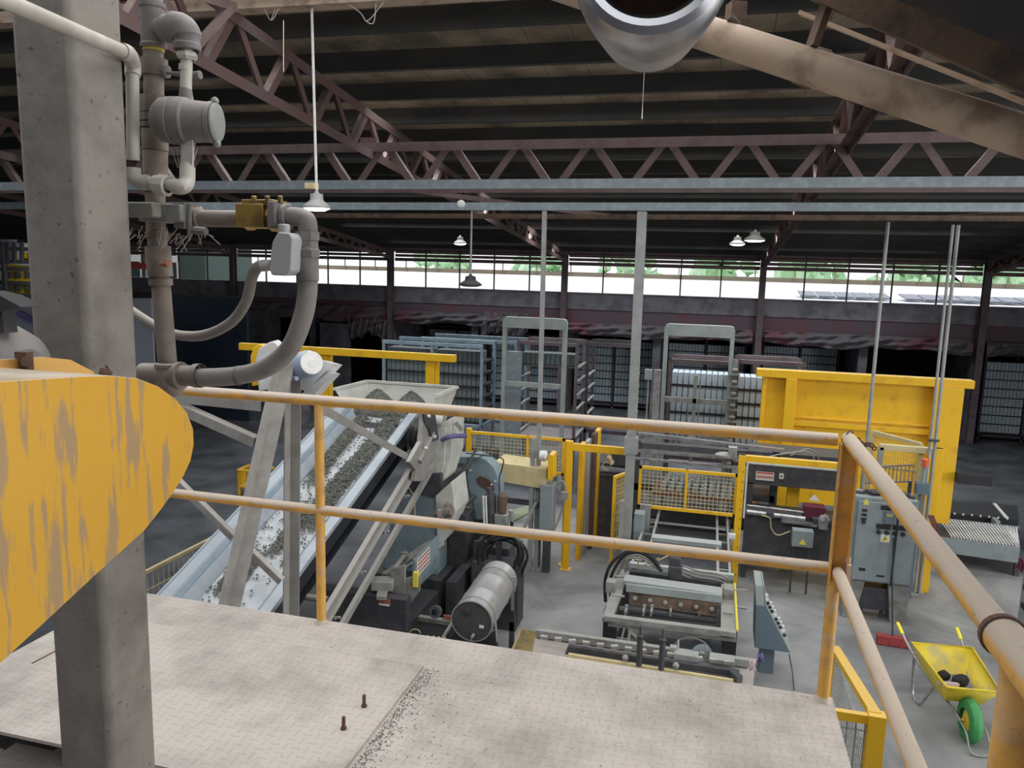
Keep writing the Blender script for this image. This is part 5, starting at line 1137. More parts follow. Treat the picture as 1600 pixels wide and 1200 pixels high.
for x in (0.85, 3.4):
    b = B(); b.bb(x - .04, x + .04, 12.7, 12.8, 0, 2.6); b.build('rear_post', M['yellow'], ye)
# rear yellow railing left
ry = thing('yellow_barrier', 'thick yellow steel barrier behind the hopper and motor', 'barrier', (-5.4, 11, 0))
b = B(); b.bar((-7.4, 11, 2.80), (-3.72, 11, 2.80), 0.10, 0.11); b.build('top_beam', M['yellow'], ry, bevel=0.004)
for px in (505, 672):
    x = P(px, 580, Y=11).x; b = B(); b.bb(x - .075, x + .065, 11.0, 11.1, 0, 2.8); b.bb(x + .07, x + .12, 11.02, 11.1, 0, 2.8); b.build('post', M['yellow'], ry, bevel=0.004)

# ---- lifting portals
def portal(x0, x1, Y, zt, label, m_):
    t = thing('lifting_portal', label, 'lifting frame', ((x0+x1)/2, Y, 0), None)
    b = B(); r = 0.07
    b.prism([(x0, Y, zt - .2), (x0, Y, zt - r), (x0 + r*.3, Y, zt - r*.3), (x0 + r, Y, zt), (x1 - r, Y, zt), (x1 - r*.3, Y, zt - r*.3), (x1, Y, zt - r), (x1, Y, zt - .2)], (0, 0.14, 0)); b.build('head_beam', M[m_], t)
    for x in (x0 + .035, x1 - .035):
        b = B(); b.bb(x - .034, x + .034, Y + .006, Y + .134, 0, zt - .19); b.build('upright', M[m_], t, smooth=False)
    b = B(); b.bb(x0 + .07, x1 - .07, Y + .03, Y + .09, 1.95, 2.04); b.build('cross_bar', M[m_], t)
    return t
PL = portal(-3.82, -2.60, 14.0, 3.26, 'left grey lifting portal with rounded top corners', 'green')
PR = portal(-0.80, 0.36, 13.4, 3.30, 'right grey green lifting portal in front of the pale paver stack', 'green')
b = B(); b.bb(0.36, 0.44, 13.38, 13.46, 0, 2.75)
for k in range(9): b.box((0.40, 13.36, 0.9 + k*0.2), (0.16, 0.08, 0.03)); b.cyl((0.36, 13.32, 0.98 + k*.2), (0.44, 13.32, 0.98 + k*.2), 0.03, n=8)
b.build('chain_guide', M['machgrey'], PR)
b = B(); b.bb(-0.26, -0.20, 13.3, 13.38, 0.9, 2.45); b.bb(-0.70, 0.30, 13.3, 13.36, 1.98, 2.06); b.tube([(-0.15, 13.3, 1.4), (-0.15, 13.3, 2.3)], 0.01, 6); b.tube([(-0.33, 13.3, 1.2), (-0.33, 13.3, 2.0)], 0.01, 6); b.build('lift_carriage', M['machgrey'], PR)
b = B(); b.prism([(-0.75, 13.2, 1.18), (-0.45, 13.2, 1.24), (-0.28, 13.2, 1.42), (-0.18, 13.2, 1.42), (0.02, 13.2, 1.22), (0.36, 13.2, 1.14), (0.36, 13.2, 1.08), (-0.75, 13.2, 1.1)], (0, 0.06, 0)); b.build('yoke', M['machgrey'], PR)
b = B(); b.bb(-0.68, -0.36, 13.22, 13.28, 1.45, 1.53); b.bb(-0.12, 0.3, 13.22, 13.28, 1.42, 1.50); b.build('fork_arm', M['machgrey'], PR)
b = B(); b.bb(-0.46, -0.40, 13.25, 13.31, 0, 0.5); b.build('foot', M['machgrey'], PR)
cbx = thing('switch_box', 'small pale switch box on a thin stand left of the right lifting portal', 'box', (-1.02, 13.0, 0))
q = P(1013, 585, Y=12.8); b = B(); b.box(q, (0.12, 0.1, 0.17)); b.build('box_body', M['cab'], cbx, bevel=0.005)
b = B(); b.bb(q.x - .01, q.x + .02, 12.79, 12.82, 0, q.z - .08); b.bb(q.x + .09, q.x + .20, 12.8, 12.9, 0, q.z + .08); b.build('stand', M['machgrey'], cbx)

# ---- paver racks
bm = B(); bm.box((0, 0, 0.1075), (0.088, 0.42, 0.214)); proto = bm.build('paver_block', M['blockblue'], None, bevel=0.008); 
bm = B(); bm.box((0, 0, 0.1075), (0.088, 0.42, 0.214)); protog = bm.build('paver_block', M['blockgrey'], None, bevel=0.006)
used = {id(proto): False, id(protog): False}
NB = [0]
def put_block(src, x, y, z, label, group):
    if not used[id(src)]: o = src; used[id(src)] = True
    else: o = src.copy(); COL.objects.link(o)
    o.location = (x, y, z); tag(o, label, 'paver block', group); NB[0] += 1
FARB = B()
ORD = 'first second third fourth fifth sixth seventh eighth ninth tenth eleventh twelfth thirteenth fourteenth fifteenth sixteenth seventeenth eighteenth nineteenth twentieth'.split()
LAY = ['top', 'second highest', 'third highest', 'fourth highest', 'fifth highest', 'sixth highest']
def rack(x0, x1, y0, dep, zb, zt, pitch, nlay, mats, label, blocks=None, nb=9, bays=2, skip_layers=(), tray=True, stuff=False, group=None, lo=0, brackets=False, blabel=None, ztop=None):
    bcol = 'pale blue grey' if blocks is proto else 'dark grey'
    t = thing('paver_rack', label, 'rack', ((x0+x1)/2, y0 + dep/2, 0), group)
    w_ = 0.055
    xs = [x0 + w_/2 + (x1 - x0 - w_)*i/bays for i in range(bays+1)]
    for xx in xs:
        for yy in (y0, y0 + dep):
            b = B(); b.bb(xx - w_/2, xx + w_/2, yy - .03, yy + .03, 0, zt); b.build('upright', mats, t, smooth=False)
    for yy in (y0, y0 + dep):
        b = B(); b.bb(x0, x1, yy - .035, yy + .035, zt - 0.07, zt); b.build('top_rail', mats, t, smooth=False)
    b = B(); b.bb(x0, x1, y0 - .03, y0 + dep, max(0.02, zb - .12), max(0.06, zb - .05)); b.build('base_frame', mats, t, smooth=False)
    for L_ in range(nlay):
        z = zb + L_*pitch
        b = B(); b.bb(x0 + .03, x1 - .03, y0 + .04, y0 + dep - .04, z - 0.03, z); 
        if tray: b.build('shelf', M['black'], t, smooth=False)
        if brackets:
            for xx in (xs[0], xs[-1]):
                b = B(); b.bar((xx + .03, y0, z - .015), (xx + .03, y0 + dep, z - .015 + 0.0), 0.05, 0.03); b.build('shelf_bracket', M['galvpost'], t, smooth=False)
        if L_ in skip_layers or blocks is None: continue
        for i in range(bays):
            a, c = xs[i] + w_/2 + .01, xs[i+1] - w_/2 - .01
            for k in range(nb):
                x = a + (c - a)*(k + .5)/nb
                if stuff: FARB.box((x, y0 + .04 + .17, z + .102), ((c-a)/nb*0.86, 0.32, 0.203))
                elif L_ >= lo: put_block(blocks, x, y0 + .03 + .25, z, '%s paver, %s from the left in the %s layer, %s' % (bcol, ORD[i*nb + k], LAY[nlay - 1 - L_], blabel), 'pavers ' + blabel)
    return t
# near racks, blocks one by one
rack(-6.60, -4.42, 14.8, 0.9, 1.03, 2.62, 0.245, 6, M['rackblue'], 'blue grey steel rack filled with dark pavers behind the yellow barrier', protog, nb=10, blabel='blue rack behind barrier')
rack(-6.25, -4.05, 16.1, 0.9, 0.9, 2.60, 0.245, 1, M['rackblue'], 'pale blue empty top frame of the rack behind the dark paver rack')
rack(-0.72, 0.40, 13.85, 0.8, 0.98, 2.66, 0.245, 6, M['rackbrown'], 'brown rack of pale pavers inside the right lifting portal', proto, nb=10, bays=1, blabel='inside right portal')
rack(0.42, 1.55, 13.75, 0.8, 0.98, 2.72, 0.245, 6, M['rackbrown'], 'brown rack of pale pavers between the right portal and yellow enclosure', proto, nb=10, bays=1, blabel='beside yellow enclosure')
rr = rack(-3.65, -2.45, 14.5, 0.9, 0.98, 2.78, 0.27, 6, M['rackbrown'], 'brown rack with one top row of pavers inside the left lifting portal', protog, nb=11, bays=1, skip_layers=(0, 1, 2, 3, 4), tray=False, brackets=True, blabel='inside left portal')
b = B(); b.bb(-3.60, -2.50, 14.52, 15.0, 2.29, 2.32); b.build('shelf', M['rackdark'], rr)
b = B(); b.bb(-3.80, -3.52, 14.3, 14.4, 0, 2.58); b.build('wide_upright', M['galv'], rr)
rc2 = rack(-2.45, -1.45, 15.5, 0.8, 0.98, 2.72, 0.27, 5, M['rackdark'], 'dark empty rack frame left of the wide box post', None, bays=1, tray=False, brackets=True)
# block counts are kept under 300 one by one; chambers hold the rest
for (x0, x1, y0, zt, l) in ((-4.0, -1.65, 23.2, 2.25, 'rack of pale pavers in the chamber between the lifting portals'), (-1.3, 1.0, 23.4, 2.35, 'dark paver rack in the chamber behind the right lifting portal'), (-6.7, -4.4, 23.0, 2.15, 'paver rack in the chamber behind the left lifting portal'), (6.9, 9.0, 22.5, 2.3, 'paver rack in the far right chamber beyond the yellow enclosure'), (-9.2, -7.1, 24.2, 2.2, 'dark paver rack deep in the chamber above the white hopper'), (1.45, 3.6, 24.0, 2.35, 'dim paver rack in the chamber above the yellow enclosure'), (9.3, 11.4, 22.5, 2.3, 'paver rack cut by the right edge of the view')):
    rack(x0, x1, y0, 0.9, 0.2, zt, 0.235, 8, M['rackdark'], l, True, nb=11, stuff=True)
solo(FARB, 'paver_blocks', M['blockfar'], 'rows of pale pavers filling the racks in the dark curing chambers', 'paver blocks', kind='stuff', smooth=False)

# ---- gear stacks / pallets behind the mesh panel
gsx = thing('pallet_transfer', 'dark transfer machine with silver cylinders behind the middle mesh panel', 'machine', (-0.2, 11.6, 0))
b = B(); b.bar((-1.0, 11.6, 1.74), (1.1, 11.6, 1.66), 0.10, 0.05); b.bar((-1.0, 11.3, 1.55), (0.9, 11.3, 1.55), 0.05, 0.04); b.bar((-1.0, 11.1, 1.48), (0.9, 11.1, 1.47), 0.05, 0.03); b.build('silver_rod', M['steeldull'], gsx)
b = B(); b.bb(-1.0, 1.0, 11.35, 11.5, 1.58, 1.66); b.bb(-1.0, 1.0, 11.3, 11.9, 0.95, 1.05); b.bb(-1.0, 1.0, 11.3, 11.9, 0.5, 0.58); b.build('dark_beam', M['machdark'], gsx)
for x in (-0.98, 0.98):
    b = B(); b.bb(x - .05, x + .05, 11.3, 11.4, 0, 1.7); b.build('leg', M['machdark'], gsx)
b = B(); rnd = random.Random(9)
for i in range(7):
    for j in range(5):
        x = -0.55 + i*0.11 + j*0.015; b.tube([(x, 10.95 + .1*j, 1.08), (x, 10.95 + .1*j, 1.16 + .02*j)], 0.035, 10)
for i in range(5):
    for j in range(6):
        x = 0.02 + i*0.085; b.tube([(x, 10.9 + .1*j, 1.08), (x + .02, 10.9 + .1*j, 1.2 + .02*j)], [0.033, 0.02], 10)
b.build('silver_die', M['galv'], gsx)
b = B(); b.bb(-0.7, 0.5, 10.85, 11.5, 1.02, 1.07); b.build('red_tray', M['rust'], gsx)
b = B(); b.blob((0.28, 11.2, 1.60), 0.10, 10, 0.1, (1.6, .8, .6)); b.box((0.38, 11.2, 1.66), (0.12, 0.12, 0.16)); b.build('valve_head', M['machgrey'], gsx)
hose_bundle('white_hoses', [[P(x, y, Y=11.2) for x, y in ((1180, 735), (1200, 715), (1235, 708), (1262, 706), (1272, 718), (1268, 735), (1250, 744))], [P(x, y, Y=11.25) for x, y in ((1235, 712), (1262, 702), (1278, 712), (1276, 728), (1262, 742))], [P(x, y, Y=11.2) for x, y in ((1150, 720), (1165, 722), (1190, 728), (1215, 740), (1228, 744))]], 0.011, 'pale looping hoses lying on the dark machine beam by the yellow enclosure', P(1230, 745, Y=11.2))
pk = thing('pneumatic_unit', 'dark pneumatic unit with pale fittings seen through the gate passage', 'machine', P(975, 735, Y=11.6))
b = B(); b.box(P(968, 712, Y=11.6), (0.22, 0.2, 0.28)); b.tube([P(938, 724, Y=11.6), P(985, 730, Y=11.6)], 0.03, 10); b.tube([P(938, 742, Y=11.6), P(985, 746, Y=11.6)], 0.03, 10); b.build('unit_body', M['machdark'], pk, bevel=0.01)
b = B()
for x, y in ((952, 715), (956, 722), (950, 708), (962, 705)): b.blob(P(x, y, Y=11.45), 0.04, 8, 0.3)
b.tube(arc(P(948, 728, Y=11.45), 0.06, 0, 300, 14, (1, 0, 0), (0, 0, 1)), 0.008, 6); b.build('fitting', M['cream'], pk)
b = B(); q = P(962, 760, Y=11.7); b.bb(q.x - .25, q.x + .3, 11.6, 11.9, 0, q.z + .25); b.build('dark_base', M['machdark'], pk)

# ---- roller track under the mesh panel
rt_ = thing('roller_track', 'grey rail track with cross bars running under the middle mesh panel toward the camera', 'track', (-0.15, 9.9, 0))
for (x0, x1_, w_) in ((-0.72, -0.78, .03), (-0.58, -0.62, .03), (0.22, 0.24, .03), (0.36, 0.38, .03)):
    b = B(); b.bar((x0, 11.3, 0.75), (x1_, 9.1, 0.62), w_, 0.05); b.build('rail', M['machgrey'], rt_)
b = B()
for k in range(6): 
    y = 9.3 + k*0.33; b.bar((-0.76, y, 0.63), (-0.58, y, 0.63), 0.03, 0.02); b.bar((0.22, y, 0.63), (0.40, y, 0.63), 0.03, 0.02)
b.build('rung', M['machgrey'], rt_)
b = B(); b.bar((-0.60, 10.0, 0.70), (0.28, 10.0, 0.70), 0.16, 0.05); b.bar((-0.80, 9.05, 0.66), (0.42, 9.05, 0.66), 0.07, 0.06); b.build('cross_bar', M['green'], rt_)
b = B(); b.bb(-0.78, 0.42, 9.15, 11.2, 0.25, 0.5); b.build('dark_body', M['machdark'], rt_)
for x in (-0.75, 0.39):
    for y in (9.1, 11.2):
        b = B(); b.bb(x - .03, x + .03, y - .03, y + .03, 0, 0.66); b.build('leg', M['machgrey'], rt_)
b = B(); b.box((0.40, 9.95, 0.85), (0.09, 0.05, 0.06)); b.build('white_knob', M['white'], rt_)
b = B(); b.bb(0.30, 0.42, 9.3, 9.6, 0.02, 0.55); b.build('green_box', M['greenbox'], rt_)

# ---- feed machine (in front)
fm = thing('forming_machine', 'grey forming machine with slotted opening, round bolts and black hoses', 'machine', (-0.25, 7.8, 0))
zt = 0.92
def T(x, y, Z=zt): return P(x, y, Z=Z)
b = B()
b.prism([T(968, 890), T(985, 890), T(957, 966), T(941, 964)], (0, 0, -0.05)); b.prism([T(1127, 912), T(1150, 915), T(1150, 990), T(1126, 985)], (0, 0, -0.05))
b.bar(T(945, 964), T(1150, 990), 0.07, 0.05); b.bar(T(950, 975, .84), T(1150, 1000, .84), 0.03, 0.035); b.build('table_frame', M['machgrey'], fm, smooth=False, bevel=0.004)
b = B(); b.bar(T(975, 905, 1.0), T(1128, 926, 1.0), 0.17, 0.05); b.bar(T(978, 918, .97), T(1128, 936, .97), 0.02, 0.09); b.build('top_beam', M['green'], fm, bevel=0.008)
b = B(); p0, p1 = T(985, 925, .92), T(1122, 944, .92)
b.prism([p0 + V((0, 0, 0)), p1, p1 + V((0, -.03, -.12)), p0 + V((0, -.03, -.12))], (0, 0.02, 0)); b.build('rusty_plate', M['brown'], fm)
for k in range(6):
    c = p0.lerp(p1, 0.06 + 0.175*k) + V((0, -0.02, -0.05)); b = B(); b.lathe(c, (0, -1, 0.1), [(0, 0.001), (0, 0.022), (0.015, 0.022), (0.02, 0.001)], 14); b.build('round_bolt', M['galvpost'], fm)
b = B()
for x in (962, 978, 1006, 1018, 1048, 1093, 1104, 1122):
    q = T(x, 955, .80); b.box(q, (0.02, 0.14, 0.05)); b.box(q + V((0, .05, 0)), (0.03, 0.03, 0.09))
b.bar(T(968, 950, .72), T(1120, 966, .72), 0.05, 0.03); b.build('clamp_rib', M['machgrey'], fm)
b = B(); b.tube([T(978, 952, .74), T(1120, 968, .74)], 0.045, 14); b.build('roller', M['machdark'], fm)
b = B(); b.prism([T(975, 905, .55), T(1130, 925, .55), T(1130, 985, .55), T(955, 965, .55)], (0, 0, -0.03)); b.build('dark_tray', M['black'], fm)
for x0_, x1_, y_, in ((942, 963, 990), (1128, 1150, 1015)):
    q0 = P(x0_, y_, Y=7.25); q1 = P(x1_, y_, Y=7.25); b = B(); b.bb(q0.x, q1.x, 7.22, 7.36, 0, .86); b.build('leg', M['black'], fm, bevel=0.006)
for x0_, x1_ in ((968, 985), (1130, 1148)):
    q0 = P(x0_, 890, Y=8.15); q1 = P(x1_, 890, Y=8.15); b = B(); b.bb(q0.x, q1.x, 8.1, 8.2, 0, .87); b.build('leg', M['machdark'], fm)
b = B(); b.box(T(955, 915, .97), (0.10, 0.12, 0.12)); b.box(T(1138, 925, .97), (0.10, 0.16, 0.12)); b.tube([T(955, 930, .98), T(976, 932, .98)], 0.012, 8); b.tube([T(960, 900, 1.0), T(980, 902, 1.0)], 0.012, 8); b.tube([T(1130, 957, .95), T(1146, 958, .95)], 0.012, 8); b.tube([T(1128, 920, 1.0), T(1168, 922, 1.0)], 0.008, 8); b.tube([T(1150, 948, .9), T(1168, 951, .9)], 0.014, 8); b.build('side_block', M['machgrey'], fm, bevel=0.005)
b = B(); b.tube([T(1148, 912, 1.0), T(1151, 965, 0.94), T(1152, 985, .92)], 0.012, 8); b.build('yellow_rod', M['warn'], fm)
b = B(); b.bar(T(975, 893, .9), T(1130, 912, .9), 0.06, 0.05); b.box(P(1055, 893, Z=1.05), (0.14, 0.12, 0.14)); b.box(P(1055, 877, Z=1.15), (0.12, 0.1, 0.1)); b.build('valve_block', M['machdark'], fm, bevel=0.008)
for k, (a_, r_) in enumerate(((0, .018), (8, .016), (16, .012), (24, .010))):
    b = B(); b.tube(spline([P(x, y, Y=7.9 + .08*k) for x, y in ((946 + a_, 940 - a_), (946 + a_, 905), (956 + a_, 880 + a_*.3), (978, 863 + a_*.5), (1000, 860 + a_*.5), (1020, 872 + a_*.5), (1034, 893))], 7), r_, 10); b.build('hose', M['black'] if k < 2 else M['hose'], fm)
for k in range(4):
    b = B(); b.tube(spline([P(x, y + 5*k, Y=8.2) for x, y in ((1062, 882), (1090, 892), (1118, 896), (1134, 902), (1140, 915))], 7), 0.010, 8); b.build('hose', M['hose'], fm)
b = B(); b.tube([P(1028, 876, Y=8.2), P(1048, 866, Y=8.2)], 0.008, 6); b.tube([P(995, 888, Y=8.2), P(1000, 868, Y=8.2)], 0.008, 6); b.tube([P(1000, 886, Y=8.2), P(1030, 872, Y=8.2)], 0.007, 6); b.build('lever', M['cream'], fm)
b = B()
for k in range(3):
    b.bar(P(966 + 10*k, 980, Y=7.6), P(958 + 12*k, 1005, Y=7.2), 0.02, 0.02)
b.bar(P(962, 997, Y=7.3), P(985, 1000, Y=7.3), 0.02, 0.02); b.bar(P(985, 990, Y=7.5), P(1010, 1010, Y=7.2), 0.04, 0.04); b.build('leg_brace', M['machgrey'], fm)
b = B(); b.lathe(P(1095, 1010, Y=7.4), (0, -1, 0), [(0, 0.05), (0, 0.11), (0.05, 0.11), (0.05, 0.05)], 20); b.bb(P(1060, 1010, Y=7.7).x, P(1128, 1010, Y=7.7).x, 7.6, 8.0, 0.0, .5); b.build('drive_wheel', M['machdark'], fm)
b = B(); b.tube(spline([P(1050, 1012, Y=7.1), P(1062, 1000, Y=7.1), P(1080, 997, Y=7.1), P(1100, 1004, Y=7.1), P(1112, 1020, Y=7.1)], 6), 0.01, 8); b.build('grey_cable', M['hose'], fm)
def rag(name, c, w_, h_, m_, label, seed):
    rnd = random.Random(seed); b = B()
    for k in range(11):
        a = V((rnd.uniform(-.3, .3)*w_, rnd.uniform(-.02, .02), 0)); e = V((rnd.uniform(-.6, .6)*w_, rnd.uniform(-.04, .04), -h_*rnd.uniform(.6, 1)))
        b.tube(spline([c + a, c + a*.6 + e*.5 + V((0, -.01, .01)), c + e], 4), [w_*.10]*9, 6)
    return solo(b, name, M[m_], label, 'rag')
rag('rag', P(1077, 978, Y=7.18), 0.07, 0.15, 'pink', 'pink rag strands hanging from the front edge of the forming machine', 1)

# ---- bar machine cut by the deck edge
bmn = thing('mould_cleaner', 'long low machine with yellow edge bar just beyond the deck edge', 'machine', (-0.3, 6.1, 0))
ZB = 0.95
def U(x, y, Z=ZB): return P(x, y, Z=Z)
b = B(); b.bar(U(885, 1018), U(1148, 1058), 0.10, 0.05); b.bar(U(888, 1012, 1.0), U(1155, 1052, 1.0), 0.04, 0.05); b.build('front_beam', M['machdark'], bmn, bevel=0.004)
b = B(); b.bar(U(888, 1024, .97), U(1146, 1065, .97), 0.03, 0.035); b.build('yellow_bar', M['cream'], bmn)
b = B(); b.prism([U(838, 988), U(1180, 1038), U(1175, 1085), U(830, 1030)], (0, 0, -0.06)); b.build('bed_plate', M['pipe'], bmn)
b = B(); b.bar(U(838, 988, 1.0), U(1175, 1036, 1.0), 0.05, 0.06); b.build('rear_beam', M['machgrey'], bmn)
b = B()
for k in range(14): b.box(U(850 + k*22, 996 + k*3, 1.05), (0.06, 0.03, 0.03), 0.2*(k % 3))
b.build('mould_bar', M['angle'], bmn)
for px_ in (998, 1033):
    b = B(); q = U(px_, 1040 if px_ < 1010 else 1046, 1.0)
    b.tube([q, q + V((0, 0, .24))], 0.024, 14); b.lathe(q + V((0, 0, .24)), (0, 0, 1), [(0, .02), (.01, .03), (.025, .03), (.03, .012), (.10, .010), (.11, .001)], 12); b.build('spindle', M['machdark'], bmn)
b = B()
for x, y in ((977, 1028), (1056, 1040)): b.blob(U(x, y, 1.03), 0.028, 10)
b.build('ball_knob', M['machgrey'], bmn)
b = B(); b.bar(U(1144, 1052, 1.0), U(1156, 1062, 1.0), 0.06, 0.06); b.build('end_cap', M['machdark'], bmn, bevel=0.006)
b = B()
for x in (850, 1010, 1165):
    q = U(x, 1050 + (x - 1010)*.14); b.bb(q.x - .04, q.x + .04, q.y - .04, q.y + .04, 0, ZB - .06)
b.build('leg', M['machdark'], bmn)
b = B(); b.box(U(1072, 1024, 1.05), (0.20, 0.10, 0.05)); b.box(U(1052, 1018, 1.05), (0.06, 0.06, 0.10)); b.box(U(1128, 1030, 1.04), (0.2, 0.12, 0.04)); b.tube([U(1060, 1015, 1.05), U(1060, 1000, 1.05)], 0.008, 8); b.build('small_fitting', M['galvpost'], bmn, bevel=0.004)
b = B(); b.lathe(U(1096, 1022, 1.03), (0.3, -1, 0), [(0, .03), (0, .09), (.006, .09), (.006, .03)], 24); b.build('clear_disc', M['galv'], bmn)
rag('rag', P(1175, 1040, Y=6.1) + V((0, 0, .05)), 0.08, 0.10, 'pinkpale', 'pale pink rag bunch at the right end of the low machine', 2)
rag('rag', P(1188, 1022, Y=6.4), 0.06, 0.08, 'purple', 'dark purple rag behind the pale pink rag bunch', 3)
# yellow grating step
gr = thing('floor_grating', 'worn yellow bar grating beyond the deck edge right of the drum', 'grating', P(840, 1010, Z=.55))
b = B(); ga, gb_, gc_, gd_ = [P(*p, Z=.6) for p in ((815, 985), (892, 1000), (892, 1035), (795, 1030))]
for k in range(19):
    t = k/18; b.bar(ga.lerp(gd_, t), gb_.lerp(gc_, t), 0.012, 0.03)
b.build('grating_bar', M['grating'], gr)
b = B(); b.bar(ga.lerp(gb_, .38), gd_.lerp(gc_, .38), 0.09, 0.02); b.bar(ga, gd_, 0.02, 0.04); b.build('centre_strip', M['grating'], gr)
b = B()
for q in (ga, gb_, gc_, gd_): b.bb(q.x - .02, q.x + .02, q.y - .02, q.y + .02, 0, .58)
b.prism([ga + V((0, 0, -.03)), gb_ + V((0, 0, -.03)), gc_ + V((0, 0, -.03)), gd_ + V((0, 0, -.03))], (0, 0, -.02)); b.build('support', M['machdark'], gr)

# ---- control console
cs = thing('control_console', 'blue grey push button console on a pedestal beside the forming machine', 'console', P(1200, 1066, Z=0))
Yc = 8.0
c = [P(1180, 914, Y=Yc), P(1192, 916, Y=Yc), P(1195, 947, Y=Yc), P(1234, 1020, Y=Yc), P(1179, 1012, Y=Yc)]
b = B(); b.prism([P(1181, 946, Y=Yc), c[2], c[3], c[4]], (0, 0.42, 0)); b.build('side_cheek', M['console'], cs, bevel=0.004)
b = B(); b.prism([c[0], c[1], c[2], P(1181, 946, Y=Yc)], (0, 0.42, 0)); b.build('head', M['consoletop'], cs, bevel=0.004)
e0, e1 = c[2] + V((0.005, 0, 0.005)), c[3]
b = B(); nrm = V((e0.z - e1.z, 0, e1.x - e0.x)).normalized()
b.prism([e0, e1, e1 + nrm*.012, e0 + nrm*.012], (0, 0.42, 0)); e2 = c[1] + V((0.004, 0, 0)); b.prism([e2, e0, e0 + V((.012, 0, 0)), e2 + V((.012, 0, 0))], (0, 0.42, 0)); b.build('button_panel', M['consoletop'], cs)
for i in range(9):
    for j in range(3):
        if (i + j) % 4 == 3: continue
        q = e0.lerp(e1, 0.02 + 0.085*i) + nrm*.012 + V((0, 0.06 + .11*j, 0)); b = B(); b.lathe(q, nrm, [(0, .018), (.012, .018), (.014, .015), (.030, .015), (.032, .001)], 10); b.build('push_button', M['whitesticker'] if (i*3 + j) % 3 else M['black'], cs)
b = B(); q = P(1200, 1016, Y=8.1); b.bb(q.x - .08, q.x + .07, 8.12, 8.26, 0, q.z + .05); b.build('pedestal', M['console'], cs, bevel=0.004)
b = B(); b.tube(spline([P(1233, 1022, Y=8.1), P(1238, 1050, Y=8.1), P(1241, 1078, Z=.01)], 5), 0.006, 6); b.build('cable', M['machdark'], cs)

# ---- control cabinet
kc = thing('control_cabinet', 'grey control cabinet on two splayed legs with a warning triangle, right of the corner post', 'cabinet', (2.15, 9.9, 0))
YK = 9.8
def K(x, y, Y=YK): return P(x, y, Y=Y)
xa, xb = 1.78, 2.50
za, zb2 = 0.50, 1.56
b = B(); b.bb(xa, xb, YK + .03, YK + .38, za, zb2); b.build('cabinet_body', M['cab'], kc, bevel=0.01)
b = B(); b.bb(xa + .05, xb - .02, YK, YK + .028, za + .02, zb2 - .05); b.build('cabinet_door', M['cab'], kc, bevel=0.006)
for (u0, u1, v0, v1) in ((xa + .0, xa + .22, xa - .02, xa + .14), (xb - .24, xb - .0, xb - .18, xb)):
    b = B(); b.prism([(u0, YK + .05, za), (u1, YK + .05, za), (v1, YK + .05, 0), (v0, YK + .05, 0)], (0, 0.3, 0)); b.build('leg', M['machgrey'], kc, bevel=0.005)
yk = YK - 0.004
b = B(); b.box((2.16, yk, 1.08), (0.10, 0.006, 0.10)); b.build('warning_plate', M['whitesticker'], kc)
b = B(); b.prism([(2.12, yk - .004, 1.045), (2.20, yk - .004, 1.045), (2.16, yk - .004, 1.12)], (0, 0.003, 0)); b.build('warning_triangle', M['warn'], kc)
b = B(); b.prism([(2.165, yk - .007, 1.10), (2.150, yk - .007, 1.075), (2.160, yk - .007, 1.075), (2.154, yk - .007, 1.052), (2.172, yk - .007, 1.082), (2.161, yk - .007, 1.082)], (0, 0.002, 0)); b.build('lightning_mark', M['black'], kc)
b = B()
for z in (1.40, 1.345, 1.29): b.box((1.905, yk, z), (0.055, 0.008, 0.03))
b.box((2.15, yk, 1.455), (0.14, 0.006, 0.055)); b.box((2.27, yk, 1.455), (0.06, 0.006, 0.055)); b.box((2.13, yk, 1.22), (0.16, 0.006, 0.06)); b.box((2.31, yk, 1.225), (0.16, 0.006, 0.06)); b.build('black_nameplate', M['black'], kc)
b = B()
for x in (2.08, 2.17, 2.26, 2.35): b.lathe((x, yk, 1.155), (0, -1, 0), [(0, .026), (.02, .026), (.025, .018), (.035, .018), (.036, .001)], 14)
for z in (1.26,): b.lathe((1.905, yk, z), (0, -1, 0), [(0, .022), (.02, .022), (.024, .014), (.03, .001)], 14)
b.build('rotary_switch', M['black'], kc)
b = B(); b.box((2.18, yk - .01, 1.34), (0.11, 0.03, 0.15)); b.build('display_unit', M['console'], kc, bevel=0.004)
b = B(); b.box((2.18, yk - .028, 1.375), (0.07, 0.004, 0.035)); b.build('display_screen', mat('lcd', (0.35, 0.40, 0.12), 0.4), kc)
b = B(); b.prism([(1.885, yk, 1.47), (1.945, yk, 1.47), (1.935, yk, 1.52), (1.915, yk, 1.545), (1.895, yk, 1.52)], (0, .004, 0)); b.build('yellow_tag', M['warn'], kc)
b = B(); b.box((1.94, yk, 0.66), (0.07, 0.008, 0.035)); b.box((2.15, yk, 0.60), (0.09, 0.004, 0.02)); b.build('door_lock', M['black'], kc)
b = B(); b.tube(spline([(2.26, yk - .02, 1.55), (2.27, yk - .04, 1.3), (2.265, yk - .04, .9), (2.27, yk - .03, .5)], 6), 0.013, 8); b.build('black_cable', M['black'], kc)
b = B(); b.bb(1.95, 2.3, YK + .1, YK + .3, .12, .40); b.bb(1.98, 2.02, YK + .15, YK + .2, 0, .15); b.bb(2.22, 2.26, YK + .15, YK + .2, 0, .15); solo(b, 'junction_unit', M['machdark'], 'dark unit with cables under the grey control cabinet', 'unit', bevel=0.01)
b = B(); rnd = random.Random(4)
for k in range(7): b.box((1.86 + k*.09, YK + .18, zb2 + .015 + .012*(k % 3)), (rnd.uniform(.08, .2), rnd.uniform(.06, .16), .02), rnd.uniform(-1, 1))
solo(b, 'tool_litter', M['machdark'], 'dark tools and offcuts lying on top of the grey control cabinet', 'tools')
